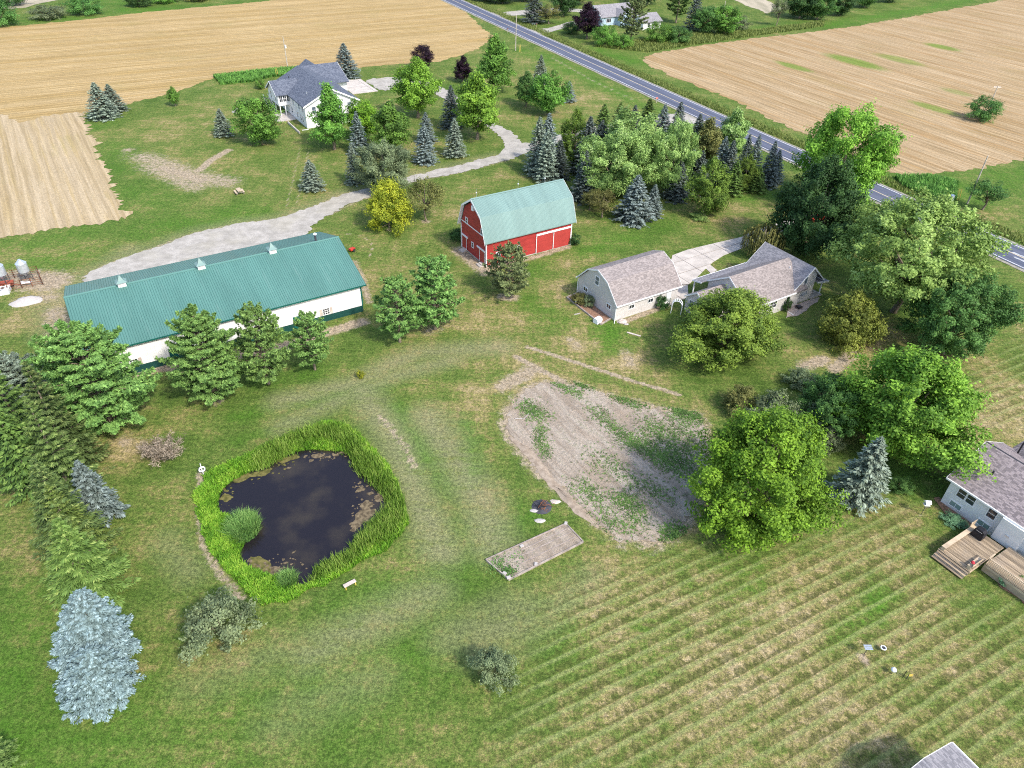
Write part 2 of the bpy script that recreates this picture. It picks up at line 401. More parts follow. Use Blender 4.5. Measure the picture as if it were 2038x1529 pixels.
def lines(*segs):
    out = [segs[0][0]]
    for a, b, st in segs: out += list(np.arange(a + st, b + 1e-6, st))
    return np.array(out)
gx = lines((-4000,-600,400), (-600,-240,20), (-240,-75,2.5), (-75,85,0.5), (85,300,2.5), (300,700,20), (700,4300,400))
gy = lines((-1500,-60,180), (-60,20,8), (20,130,0.5), (130,200,1.0), (200,440,3.0), (440,800,20), (800,5000,420))
GX, GY = np.meshgrid(gx, gy); P = np.stack([GX.ravel(), GY.ravel()], 1); nx, ny = len(gx), len(gy)
Z = np.zeros(len(P))
near = (np.abs(P[:,0]) < 90) & (P[:,1] > 20) & (P[:,1] < 140)
pn = P[near]
dw = poly_dist(pn, WATER); iw = inside(pn, WATER); sdw = np.where(iw, -dw, dw)
zz = np.zeros(len(pn)); zz = np.where(sdw < 1.6, -1.2*np.clip((1.6 - sdw)/2.6, 0, 1)**1.3, 0)
Z[near] = zz
msk = np.zeros((len(P), 4), np.float32); msk2 = np.zeros((len(P), 4), np.float32)
def stroke(ch, pts, w, s=1.0, soft=0.6, arr=None):
    A = msk if arr is None else arr
    q = [G(*p) for p in pts]; d = seg_dist(P, q); h = w/2
    v = s*np.clip((h*(1+soft) - d)/(2*h*soft + 1e-6), 0, 1); A[:, ch] = np.maximum(A[:, ch], v.astype(np.float32))
def area(ch, pts, s=1.0, soft=1.5, arr=None):
    A = msk if arr is None else arr
    q = px(*pts); i = inside(P, q); d = poly_dist(P, q); sd = np.where(i, d, -d)
    v = s*np.clip((sd + soft)/(2*soft), 0, 1); A[:, ch] = np.maximum(A[:, ch], v.astype(np.float32))
DRY, LUSH, SOIL, GREY = 0, 1, 2, 3
# dry and worn lawn
for pts, w, s in [
    ([(1030,640),(1080,700)],7,.7), ([(1120,690),(1180,690)],6,.9), ([(1230,720),(1290,745)],6,.85), ([(1000,690),(1060,740)],8,.85), ([(880,560),(870,545)],5,.8),
    ([(800,535)],5,.75), ([(860,655),(940,640)],7,.9), ([(1010,590)],5,.9), ([(1090,570),(1110,600)],6,.8), ([(1120,530),(1190,510)],4,.7), ([(1430,405),(1540,420)],9,.8), ([(1480,440),(1400,450)],6,.6),
    ([(970,520),(1010,560)],5,.5), ([(980,640),(940,740),(960,800)],9,.6), ([(900,600),(1000,640)],8,.55), ([(1170,620),(1150,660)],5,.6),
    ([(760,230),(860,320)],14,.35), ([(640,370),(560,330)],14,.45), ([(330,240),(450,230)],22,.5), ([(100,500),(40,505)],14,.6), ([(1120,220),(1190,240)],16,.5), ([(1180,180),(1260,215)],12,.45),
    ([(880,420),(1000,350)],12,.4), ([(1150,420),(1200,470)],8,.6), ([(30,640),(110,620),(100,570)],6,.8), ([(700,410),(760,480)],10,.4),
    ([(1180,830),(1150,760)],3,.5), ([(1640,720),(1580,700)],5,.8), ([(1700,690),(1750,660)],7,.8), ([(1990,850),(2038,815)],14,1.0), ([(1960,700),(2038,640)],14,.5),
    ([(1850,430),(1990,450)],16,.5), ([(1960,290),(2038,330)],1,.1), ([(20,1000),(60,1180),(70,1250)],3,.55), ([(230,880),(260,900)],5,.9),([(400,790),(380,820)],4,.75),
    ([(740,310),(690,330)],6,.4), ([(1260,600),(1240,660)],4,.5)]: stroke(DRY, pts, w, s, .9)
area(DRY, [(1000,110),(1060,120),(1300,230),(1180,240),(1040,215),(1000,170)], .45, 8); area(DRY, [(800,400),(1000,340),(1050,350),(950,400),(880,470),(760,500)], .3, 5); area(DRY, [(250,240),(500,200),(600,330),(560,420),(420,420),(300,300)], .32, 8)
area(DRY, [(750,480),(920,480),(1100,560),(1200,640),(1250,780),(1000,760),(900,700),(760,640)], .3, 6)
# mowed dry hay stubble right-hand lawn
area(DRY, [(1080,1180),(1420,1090),(1800,1010),(1900,1200),(2080,1230),(2080,1560),(1050,1560),(1120,1350)], .78, 4)
area(DRY, [(1900,860),(2080,740),(2080,900),(1990,880)], .95, 1.5)
area(2, [(1120,1170),(1400,1085),(1560,1095),(1790,1000),(1860,1110),(1900,1200),(2080,1190),(2080,1560),(1000,1560),(1040,1330)], 1.0, 3, msk2)
area(2, [(1890,760),(2080,640),(2080,840),(1960,860)], .8, 2, msk2)
# greyish trampled lanes
for pts, w, s in [([(560,800),(700,765),(830,700),(1000,690)],3.5,.9), ([(560,850),(690,790),(790,745),(900,715)],3,.8), ([(720,780),(790,880),(830,990),(880,1100)],4.0,1.0), ([(850,830),(960,1000),(980,1080)],4.5,1.0),
                  ([(880,850),(920,960)],5,.7), ([(800,830),(860,930)],2.0,.4), ([(620,1300),(760,1230),(860,1180)],4,.75), ([(400,1350),(560,1300)],4,.4), ([(1010,1220),(900,1270)],4,.6), ([(330,1080),(380,1140)],3,.5),
                  ([(1180,1150),(1090,1230)],3,.6), ([(560,1430),(740,1350)],4,.4), ([(960,1270),(1040,1230)],5,.7), ([(260,500),(110,600),(110,660)],5,.8)]: stroke(GREY, pts, w, s, .8)
# bare soil
for pts, w, s in [([(285,312),(330,328),(390,350),(450,362)],7.5,.66), ([(300,330),(390,370)],7,.64), ([(330,335),(400,358)],4,.9), ([(395,340),(420,318),(455,298)],2.0,.95), ([(218,318),(245,300),(280,289)],1.2,.9), ([(597,295),(586,345),(571,410)],.55,.6), ([(614,300),(604,350),(590,405)],.55,.6),
                  ([(1048,689),(1120,712),(1200,738),(1290,768),(1352,787)],.75,1), ([(1025,708),(1075,735),(1120,758)],.9,1), ([(1000,770),(1060,735)],3,.8), ([(1150,690),(1135,675)],2.2,.6), ([(1245,700),(1255,725)],2.2,.6), ([(1195,640),(1180,600),(1148,592)],.01,.0),
                  ([(1240,640),(1330,605)],1.3,.9), ([(915,498),(968,540)],3.2,.85), ([(985,530),(1060,512),(1130,490)],1.6,.8), ([(262,742),(360,725),(560,690),(720,640)],2.3,.95), ([(735,600),(722,560),(705,520)],1.6,.7),
                  ([(1000,590),(1020,592)],2.4,.8), ([(848,440)],2.0,.7), ([(775,457)],1.6,.6), ([(865,656),(850,660)],3,.5), ([(1085,362),(1070,352)],3.5,.7), ([(690,465),(720,468),(738,482),(742,500),(730,514)],.28,.9),
                  ([(20,555),(100,560)],7,.9), ([(110,620),(125,660)],4,.7), ([(100,590),(40,600)],4,.6), ([(400,940),(396,1000),(402,1080),(440,1145),(480,1190)],1.0,.75), ([(755,830),(800,880),(826,930)],1.2,.6), ([(1700,700),(1660,735)],2.0,.9), ([(1600,728),(1640,715)],2.5,.8),
                  ([(250,880)],3.0,.6), ([(430,800)],2.5,.6), ([(1716,1310),(1724,1318)],.9,1), ([(1834,1026)],.6,.9), ([(1060,100),(985,70),(930,30)],2.0,.35), ([(1264,200),(1180,160),(1100,115)],1.6,.55)]:
    if w > .02: stroke(SOIL, pts, w, s, .7)
PLOT_PX = [(480,275),(620,295),(830,375),(1010,415),(1200,455),(1330,470),(1400,560),(1400,700),(1400,900),(1340,1000),(1330,1090),(1290,1165),(1180,1225),(1070,1290),(1000,1270),(940,1235),(880,1270),(790,1205),(650,1090),(560,1010),(430,890),(340,830),(280,740),(190,640),(155,560),(175,450),(270,340),(380,285)]
d4 = crop(940, 660, 2.94)
area(SOIL, [d4(*q) for q in PLOT_PX], .95, 1.3)
stroke(DRY, [d4(*q) for q in PLOT_PX[:12]], 5, .6, .9)
drx = [(165,552),(205,528),(290,498),(390,462),(470,445),(560,434),(620,412),(680,387),(745,371),(820,349),(900,331),(985,311)]
stroke(SOIL, drx, .9, .6, .9); stroke(SOIL, [(655,428),(700,405),(745,388),(820,362),(920,342),(1012,318)], .9, .6, .9); stroke(GREY, drx, 4, .7, .9)
# lush grass
for pts, w, s in [([(1690,1260),(1770,1185)],2.6,1), ([(1640,1290),(1700,1240)],1.6,.7), ([(300,455),(420,440),(480,425)],8,.85), ([(180,455),(30,490)],8,.5), ([(150,505),(60,520)],7,.6), ([(262,380),(300,400)],9,.55), ([(210,240),(190,250)],5,.7), ([(230,290),(240,340)],6,.5),
                  ([(60,1250),(20,1400),(30,1529)],9,.75), ([(120,1500),(200,1500)],9,.7), ([(640,1380),(700,1400)],8,.6), ([(760,1330),(830,1300)],7,.5), ([(790,815),(830,880),(890,970)],2.2,1.0), ([(930,850),(945,930),(930,960)],2.0,1.0), ([(780,830),(800,900),(840,960)],1.2,.8),
                  ([(520,760),(640,740)],3,.5), ([(470,830),(620,800),(760,770)],2.5,.6), ([(1170,500),(1260,470)],5,.7), ([(1220,480),(1330,450)],6,.5), ([(1205,660),(1215,680)],5,.9), ([(1085,520),(1060,545)],3,.6), ([(1480,395),(1530,388)],5,.7), ([(1040,600),(1140,640)],5,.5), ([(930,1050),(1000,1050),(1060,1020)],3,.7),
                  ([(920,170),(960,190)],9,.4), ([(1040,100),(1300,215)],4.5,.8), ([(1080,105),(1180,150)],3.5,.7), ([(250,20),(420,20),(600,0)],16,1), ([(60,40),(150,35)],10,.8), ([(240,0),(400,-40)],30,.8), ([(1640,50),(1850,15),(2038,-25)],8,1), ([(1480,60),(1640,45)],8,.6), ([(1180,100),(1280,125)],9,.8),
                  ([(1780,365),(1900,380)],12,1), ([(1960,370),(2038,350)],12,.7), ([(1810,950),(1850,1000)],6,.4), ([(1450,1180),(1500,1150)],6,.6), ([(1130,1260),(1180,1230)],6,.5), ([(1240,1300),(1300,1260)],5,.5), ([(960,1100),(1000,1060)],3,.5), ([(840,1170),(900,1130)],5,.6), ([(690,1210),(770,1180)],4,.5),
                  ([(500,1420),(420,1480)],8,.5), ([(440,160),(560,140)],1,.1), ([(700,860),(600,835),(470,880)],1.5,.6)]: stroke(LUSH, pts, w, s, .9)
F = np.arange(nx*ny).reshape(ny, nx)
Fq = np.stack([F[:-1,:-1].ravel(), F[:-1,1:].ravel(), F[1:,1:].ravel(), F[1:,:-1].ravel()], 1)

t = NT('lawn'); p = t.pos(); m1 = t.attr('cover', 'Color'); m2 = t.attr('mow', 'Color')
s1 = t.n('ShaderNodeSeparateColor', Color=m1); s2 = t.n('ShaderNodeSeparateColor', Color=m2)
al = t.n('ShaderNodeAttribute', attribute_name='cover').outputs['Alpha']
nA = t.noise(p, .045, 4); nB = t.noise(p, .16, 10, .74); nC = t.noise(p, 1.1, 8, .8); nD = t.noise(p, 7.0, 4, .8)
st1 = t.noise(t.mapn(p, (.06,.8,1), (0,0,-YAW)), 1.0, 8, .72)         # streaks along the mower's runs
st2 = t.noise(t.mapn(p, (.8,.08,1), (0,0,-YAW-.1)), 1.0, 8, .72)
def cen(x, k): return t.math('MULTIPLY', t.math('SUBTRACT', x, .5), k)
h = t.math('ADD', t.math('ADD', cen(nB, 1.5), cen(nC, 1.35)), t.math('ADD', cen(st1, .75), cen(st2, .6)))
h = t.math('ADD', t.math('ADD', h, cen(nA, .8)), t.math('ADD', cen(nD, .9), .655))
h = t.math('SUBTRACT', h, t.math('MULTIPLY', s1.outputs[0], .40))
h = t.math('ADD', h, t.math('MULTIPLY', s1.outputs[1], .22))
rp_ = t.n('ShaderNodeValToRGB', Fac=h); el = rp_.color_ramp.elements
stops = [(0.0,(0.45,0.36,0.22)),(.22,(0.34,0.275,0.13)),(.40,(0.225,0.220,0.075)),(.55,(0.155,0.200,0.050)),(.75,(0.105,0.168,0.034)),(1.0,(0.068,0.122,0.022))]
el[0].position = 0.0; el[0].color = (*stops[0][1],1); el[1].position = 1.0; el[1].color = (*stops[-1][1],1)
for po, co in stops[1:-1]: e_ = el.new(po); e_.color = (*co,1)
col = rp_.outputs[0]
lf = t.math('MULTIPLY', s1.outputs[1], t.step(t.math('ADD', cen(nB, 1.5), cen(nC, 1.2)), -.35, .35))
col = t.mix(t.math('MULTIPLY', lf, .85), col, (0.090,0.225,0.022))
gf = t.math('MULTIPLY', al, t.step(t.math('ADD', cen(st1, 1.6), t.math('ADD', cen(nC, 1.4), cen(nD, .8))), -.5, .1))
col = t.mix(t.math('MULTIPLY', gf, .62), col, (0.315,0.285,0.175))
# mowing bands of the dry lawn, with cross ripples
STR = RAD(28.5)
vm = t.n('ShaderNodeVectorMath', operation='ADD'); t.set(vm.inputs[0], p)
nz = t.n('ShaderNodeTexNoise', Vector=p, Scale=.35, Detail=3.0); vs_ = t.n('ShaderNodeVectorMath', operation='SCALE'); t.set(vs_.inputs[0], nz.outputs['Color']); vs_.inputs['Scale'].default_value = .34; t.set(vm.inputs[1], vs_.outputs[0])
rt = t.mapn(vm.outputs[0], (1,1,1), (0,0,-STR)); sx = t.n('ShaderNodeSeparateXYZ', Vector=rt)
fr = t.math('FRACT', t.math('DIVIDE', sx.outputs[1], 1.45))
nS = t.noise(t.mapn(rt, (.12,.8,1)), 1.0, 4)
teeth = t.step(t.noise(t.mapn(rt, (1.5,.62,1)), 1.0, 2, .5), .44, .56)
band = t.math('MULTIPLY', t.step(fr, .0, .06), t.math('SUBTRACT', 1.0, t.step(fr, t.math('MULTIPLY_ADD', teeth, .30, .06), t.math('MULTIPLY_ADD', teeth, .42, .26))))
band = t.math('MULTIPLY', t.math('MULTIPLY', band, s2.outputs[2]), t.math('MULTIPLY', t.step(nS, .22, .5), t.step(t.noise(p, .13, 5, .7), .30, .52)))
col = t.mix(t.math('MULTIPLY', band, .68), col, (0.075,0.092,0.024))
lb = t.math('MULTIPLY', t.math('MULTIPLY', t.step(fr, .62, .8), t.math('SUBTRACT', 1.0, t.step(fr, .93, 1.0))), s2.outputs[2])
col = t.mix(t.math('MULTIPLY', lb, .6), col, (0.27,0.31,0.12))
sf = t.step(t.math('ADD', s1.outputs[2], t.math('ADD', cen(nC, 1.9), cen(nD, 1.0))), .34, .74)
sf = t.math('MULTIPLY', sf, t.step(s1.outputs[2], .05, .25))
soilc = t.mix(t.step(nC, .3, .7), (0.300,0.235,0.165), (0.470,0.385,0.290))
col = t.mix(sf, col, soilc)
gr = t.noise(p, 2.6, 8, .9)
col = t.mix(t.step(gr, .41, .59), t.mix(1.0, col, (.50,.52,.52), 'MULTIPLY'), t.mix(1.0, col, (1.30,1.28,1.22), 'MULTIPLY'))
g2 = t.noise(p, 8.0, 3, .8); col = t.mix(t.step(g2, .38, .62), t.mix(1.0, col, (.74,.75,.75), 'MULTIPLY'), t.mix(1.0, col, (1.2,1.2,1.18), 'MULTIPLY'))
hb = t.math('ADD', t.math('MULTIPLY', nC, 1.0), t.math('MULTIPLY', nD, .5))
t.bsdf(col, .95, t.bump(hb, .8, .2), .1)

ground = np_obj('ground', np.column_stack([P, Z]), Fq, 'lawn', smooth=True)
ca = ground.data.attributes.new('cover', 'FLOAT_COLOR', 'POINT'); ca.data.foreach_set('color', msk.ravel())
cb = ground.data.attributes.new('mow', 'FLOAT_COLOR', 'POINT'); cb.data.foreach_set('color', msk2.ravel())
struct(ground, 'patchy green and tan mown lawn around the farm buildings')

# ------------------------------------------------------------------ stubble fields
def field_mat(name, ang, a, b, c, period, greens=(), k=1.0):
    t = NT(name); p = t.pos()
    r = t.mapn(p, (1,1,1), (0,0,-ang)); sx = t.n('ShaderNodeSeparateXYZ', Vector=r)
    n1 = t.noise(t.mapn(r, (.015,.11,1)), 1.0, 6, .65); n2 = t.noise(t.mapn(r, (.022,.8,1)), 1.0, 6, .65); n3 = t.noise(p, 1.6, 6, .75); n4 = t.noise(p, .06, 4)
    n5 = t.noise(p, 7.0, 3, .7)
    col = t.mix(t.step(n1, .38, .64), a, b)
    col = t.mix(t.math('MULTIPLY', t.step(n2, .44, .62), .75), col, c)
    n6 = t.noise(t.mapn(r, (.045,1.7,1)), 1.0, 7, .78)
    w = t.math('SINE', t.math('MULTIPLY', t.math('ADD', sx.outputs[1], t.math('MULTIPLY', n4, 2.0)), 2*math.pi/period))
    col = t.mix(t.math('MULTIPLY', t.step(w, -.2, .9), .5), col, b)
    col = t.mix(t.math('MULTIPLY', t.step(t.math('ADD', t.math('MULTIPLY', n3,.6), t.math('MULTIPLY', n5,.4)), .44, .62), .55), col, tuple(x*.60 for x in a))
    col = t.mix(t.math('MULTIPLY', t.step(t.math('ADD', t.math('MULTIPLY', n4,.6), t.math('MULTIPLY', n2,.4)), .52, .68), .28), col, (0.27,0.25,0.09))
    for (gxy, ra, rb, st) in greens:
        g = G(*gxy)
        sb = t.n('ShaderNodeVectorMath', operation='SUBTRACT'); t.set(sb.inputs[0], p); sb.inputs[1].default_value = (g[0], g[1], 0)
        q = t.mapn(sb.outputs[0], (1,1,1), (0,0,-ang)); q = t.mapn(q, (1/ra, 1/rb, 0))
        d = t.n('ShaderNodeVectorMath', operation='LENGTH'); t.set(d.inputs[0], q)
        f = t.math('ADD', d.outputs['Value'], t.math('MULTIPLY', t.math('SUBTRACT', n3, .5), 1.6))
        col = t.mix(t.math('MULTIPLY', t.math('SUBTRACT', 1.0, t.step(f, .55, 1.1)), st), col, (0.15,0.24,0.035))
    w2 = t.math('SINE', t.math('MULTIPLY', t.math('ADD', sx.outputs[1], t.math('MULTIPLY', n4, 1.2)), 2*math.pi/1.9))
    col = t.mix(t.math('MULTIPLY', t.step(t.math('ADD', w2, t.math('MULTIPLY', n2, 1.5)), .5, 1.6), .35), col, tuple(x*.72 for x in a))
    col = t.mix(t.step(n6, .36, .64), t.mix(1.0, col, (1-.32*k,1-.35*k,1-.40*k), 'MULTIPLY'), t.mix(1.0, col, (1+.16*k,)*3, 'MULTIPLY'))
    t.bsdf(col, .95, t.bump(t.math('ADD', n3, n5), .5, .12), .1)
a_far = math.atan2(*(G(600,60) - G(150,95))[::-1]); a_r = math.atan2(*(G(1639,239) - G(1400,151))[::-1]); a_l = math.atan2(*(G(178,422) - G(103,240))[::-1])
field_mat('stubble_gold', a_far, (0.40,0.29,0.130), (0.52,0.39,0.205), (0.46,0.31,0.120), 9.0)
field_mat('stubble_right', a_r, (0.38,0.275,0.150), (0.49,0.375,0.235), (0.40,0.245,0.105), 8.0, [((1700,122),14,5,.95),((1790,118),11,4.5,.7),((1580,132),9,3,.9),((1875,93),8,4,.9),((1905,183),6,3,.5),((1860,215),9,3,.8)])
field_mat('stubble_strip', a_l, (0.43,0.335,0.20), (0.52,0.42,0.28), (0.42,0.315,0.155), 2.2, (), .55)
FG = px((-900,120),(0,55),(150,40),(300,23),(480,6),(640,-10),(850,-32),(905,8),(985,74),(950,98),(870,122),(745,130),(690,138),(570,136),(500,142),(420,156),(340,186),(165,226),(100,240),(0,250),(-900,330))
struct(sheet('stubble_field', ragged(FG, .9, .5, 3), .02, 'stubble_gold'), 'golden harvested grain stubble behind the white house')
FS = px((-900,300),(0,225),(40,244),(100,228),(165,224),(205,330),(250,435),(130,454),(0,472),(-700,600))
struct(sheet('stubble_strip', ragged(FS, .6, .65, 4), .035, 'stubble_strip'), 'pale stubble strip beside the lawn at the left')
FR = px((1290,108),(1400,88),(1500,76),(1700,52),(1850,26),(2038,-8),(2900,-150),(2900,250),(2038,318),(1900,342),(1800,350),(1760,338),(1600,266),(1450,197),(1330,148),(1283,124))
struct(sheet('stubble_field', ragged(FR, .9, .5, 5), .02, 'stubble_right'), 'tan harvested field with green weed patches beyond the road')
t = NT('hay_ground'); p = t.pos(); n = t.noise(t.mapn(p, (.3,.05,1), (0,0,.6)), 1, 5); t.bsdf(t.mix(t.step(n,.3,.7), (0.30,0.27,0.19), (0.46,0.40,0.30)), .95, None, .1)
struct(sheet('fallow_field', ragged(px((30,18),(150,-8),(330,-60),(60,-80),(-200,0)), 2, .6, 6), .02, 'hay_ground'), 'grey fallow ground at the upper left edge')
struct(sheet('fallow_field', ragged(px((1440,-8),(1525,26),(1560,16),(1500,-12),(1560,-40),(1470,-40)), 2, .5, 6), .02, 'hay_ground'), 'pale fallow patch beyond the hedge')

# ------------------------------------------------------------------ road
ru = np.array([G(*q) for q in [(1000,37),(1166,109),(1180,114),(1421,223),(1721,357.4),(1925,446.4),(2038,497.4)]])
rl = np.array([G(*q) for q in [(1000,54),(1121,110),(1180,137.8),(1303.7,196),(1699,376),(1962,496.5),(2038,532.7)]])
RDIR = np.array([math.cos(RAD(117.1)), math.sin(RAD(117.1))]); RN = np.array([RDIR[1], -RDIR[0]])    # RN points to the far (right) side
e_up = float((ru @ RN).mean()); e_lo = float((rl @ RN).mean()); e_c = (e_up + e_lo)/2
def rp(s_, off): return RDIR*s_ + RN*off
def road_strip(name, o0, o1, s0, s1, z, mat, th=None):
    poly = [rp(s0,o0), rp(s0,o1), rp(s1,o1), rp(s1,o0)]
    if th: return MB().slab([tuple(q) for q in poly], z-th, z).build(name, mat)
    return sheet(name, poly, z, mat)
t = NT('asphalt'); p = t.pos(); r = t.mapn(p, (1,1,1), (0,0,-RAD(117.1))); n = t.noise(t.mapn(r, (.04,1.2,1)), 1, 5); n2 = t.noise(p, 5, 5)
n3 = t.noise(t.mapn(r, (.5,.08,1)), 1, 4)
c = t.mix(t.step(n,.35,.65), (0.070,0.082,0.125), (0.115,0.128,0.180)); c = t.mix(t.math('MULTIPLY', t.step(n2,.4,.7), .3), c, (0.16,0.165,0.185)); c = t.mix(t.math('MULTIPLY', t.step(n3,.55,.7), .35), c, (0.07,0.075,0.095))
t.bsdf(c, .85, t.bump(n2, .2, .01), .3)
plain('patch_grey', (0.42,0.43,0.45), .8, .2, 2)
plain('road_line', (0.72,0.72,0.72), .8, .12, .8); plain('road_yellow', (0.66,0.55,0.36), .8, .15, .5)
t = NT('shoulder'); p = t.pos(); n = t.noise(p, 1.2, 6); t.bsdf(t.mix(t.step(n,.35,.65), (0.22,0.21,0.16), (0.34,0.32,0.27)), .95, t.bump(t.noise(p,9,4), .4, .03), .1)
S0, S1 = -400, 1500
struct(sheet('road_shoulder', ragged([rp(S0,e_lo-1.35), rp(S0,e_up+1.2), rp(S1,e_up+1.2), rp(S1,e_lo-1.35)], .8, .07, 9), .05, 'shoulder'), 'thin pale gravel shoulder of the asphalt road')
struct(road_strip('road', e_lo-.45, e_up+.45, S0, S1, .10, 'asphalt', .08), 'straight two-lane grey asphalt road crossing the upper right')
struct(road_strip('edge_line', e_lo-.09, e_lo+.09, S0, S1, .108, 'road_line'), 'white edge line on the near side of the road')
struct(road_strip('edge_line', e_up-.09, e_up+.09, S0, S1, .108, 'road_line'), 'white edge line on the far side of the road')
struct(road_strip('centre_line', e_c-.10, e_c+.10, S0, S1, .108, 'road_yellow'), 'faded yellow centre line of the road')
for i, (q, w, l) in enumerate([((2006,491),.4,.5),((1988,499),.38,.45),((2028,508),.28,1.3),((2034,519),.25,1.6)]):
    g = G(*q); s_ = g @ RDIR; o_ = g @ RN
    struct(sheet('road_patch', ragged([rp(s_-l,o_-w), rp(s_-l,o_+w), rp(s_+l,o_+w), rp(s_+l,o_-w)], .4, .06, 20+i), .112+.002*i, 'patch_grey'))

# ------------------------------------------------------------------ drives
t = NT('gravel'); p = t.pos(); n = t.noise(p, .5, 6, .7); n2 = t.noise(p, 5, 5, .7); nl = t.noise(p, .1, 4)
c = t.mix(t.step(n,.32,.68), (0.32,0.30,0.265), (0.48,0.45,0.405)); c = t.mix(t.math('MULTIPLY', t.step(n2,.42,.66), .4), c, (0.21,0.19,0.17)); c = t.mix(t.math('MULTIPLY', t.step(nl,.5,.65), .3), c, (0.36,0.33,0.24))
t.bsdf(c, .95, t.bump(n2, .4, .03), .1)
DR = px((165,552),(205,528),(290,498),(390,462),(470,445),(560,434),(620,412),(680,387),(745,371),(820,349),(900,331),(985,311),(1004,298),(1004,283),(985,262),(950,236),(915,212),(880,192),(845,181),(800,176),(757,181),(742,170),(722,158),(790,152),(850,162),(890,178),(930,205),(975,240),(1000,253),(1028,268),(1040,290),
        (1110,268),(1200,248),(1290,236),(1345,222),(1378,232),(1405,247),(1300,252),(1200,265),(1110,285),(1046,303),(1012,318),(920,342),(820,362),(745,388),(700,405),(655,428),(625,446),(606,466),(640,500),(300,560),(180,600))
struct(sheet('gravel_driveway', ragged([tuple(q) for q in smooth_poly(DR, True, 1)], .5, .26, 11), .06, 'gravel'), 'pale gravel driveway winding from the road to the long shed')
struct(sheet('gravel_driveway', ragged(px((938,26),(1000,24),(1060,18),(1120,14),(1180,20),(1185,26),(1120,22),(1060,28),(1000,32),(985,32)), 1.0, .15, 12), .06, 'gravel'), 'narrow gravel loop drive by the blue house')
struct(sheet('gravel_driveway', ragged(px((1050,58),(1090,56),(1130,44),(1150,40),(1150,48),(1120,56),(1085,66),(1072,68)), 1.0, .15, 13), .06, 'gravel'), 'second gravel entrance of the blue house drive')

def clip_cell(poly, x0, x1, y0, y1):
    def cut(P_, f, g):
        out = []
        for i in range(len(P_)):
            a, b = P_[i], P_[(i+1) % len(P_)]; fa, fb = f(a), f(b)
            if fa >= 0: out.append(a)
            if (fa >= 0) != (fb >= 0): k = fa/(fa-fb); out.append((a[0]+(b[0]-a[0])*k, a[1]+(b[1]-a[1])*k))
        return out
    for f in (lambda q: q[0]-x0, lambda q: x1-q[0], lambda q: q[1]-y0, lambda q: y1-q[1]):
        poly = cut(poly, f, None)
        if len(poly) < 3: return []
    return poly
def to_ab(pts): return [(float(np.array(q) @ AX), float(np.array(q) @ BX)) for q in pts]
def slabs(name, label, pts, da, db, z, th=.12, mat='concrete'):
    root = thing(name, label, 'driveway', (0,0), YAW); del root['category']; struct(root, label)
    poly = to_ab(pts); a0 = min(q[0] for q in poly); a1 = max(q[0] for q in poly); b0 = min(q[1] for q in poly); b1 = max(q[1] for q in poly)
    r = random.Random(5); a = a0
    while a < a1:
        b = b0
        while b < b1:
            c = clip_cell(poly, a+.05, a+da-.05, b+.05, b+db-.05)
            if len(c) >= 3:
                ar = abs(sum(c[i][0]*c[(i+1)%len(c)][1]-c[(i+1)%len(c)][0]*c[i][1] for i in range(len(c))))/2
                if ar > .4: MB().slab(c, z-th, z+r.uniform(-.008,.012)).build('slab', mat, root)
            b += db
        a += da
    return root
k7 = crop(1340, 470, 6.369)
CD = px(*[k7(*q) for q in [(-400,560),(-290,500),(-60,420),(-10,240),(180,170),(470,100),(860,10),(1000,-60),(1300,-160),(1700,-300),(2000,-420),(2170,-500),(2330,-585),(2250,-640),(2290,-660),(2500,-560),(2380,-470),(2150,-400),(1850,-270),(1500,-120),(1200,20),(1000,100),(840,165),(640,240),(500,330),(400,420),(300,520),(180,620),(190,740),(140,800),(40,800),(-330,780)]])
slabs('concrete_driveway', 'pale concrete slab driveway curving from the road to the garage', CD, 4.6, 3.4, .07)
struct(sheet('joint_sand', [tuple(q) for q in CD], .03, 'joint_dirt'), 'dark dirt in the joints under the concrete drive')
k8 = crop(510, 100, 8.152)
slabs('concrete_pad', 'pale concrete parking pad beside the white house', px(*[k8(*q) for q in [(1420,490),(1690,460),(1830,560),(1980,660),(1570,710),(1480,640)]]), 6.5, 5.2, .08)
struct(sheet('garden_path', ragged(px(*[k7(*q) for q in [(400,400),(470,360),(560,430),(480,470)]]), .5, .05, 3), .05, 'concrete'), 'short concrete path off the drive')

# ------------------------------------------------------------------ pond
t = NT('pond_water'); p = t.pos(); n = t.noise(p, .25, 4); n2 = t.noise(p, 1.4, 4)
c = t.mix(t.step(n,.45,.75), (0.014,0.011,0.014), (0.040,0.032,0.024))
t.bsdf(c, .12, t.bump(n2, .04, .05), .5)
wat = sheet('pond', [tuple(q) for q in ragged([tuple(q) for q in WATER], .5, .0)], -.42, 'pond_water')
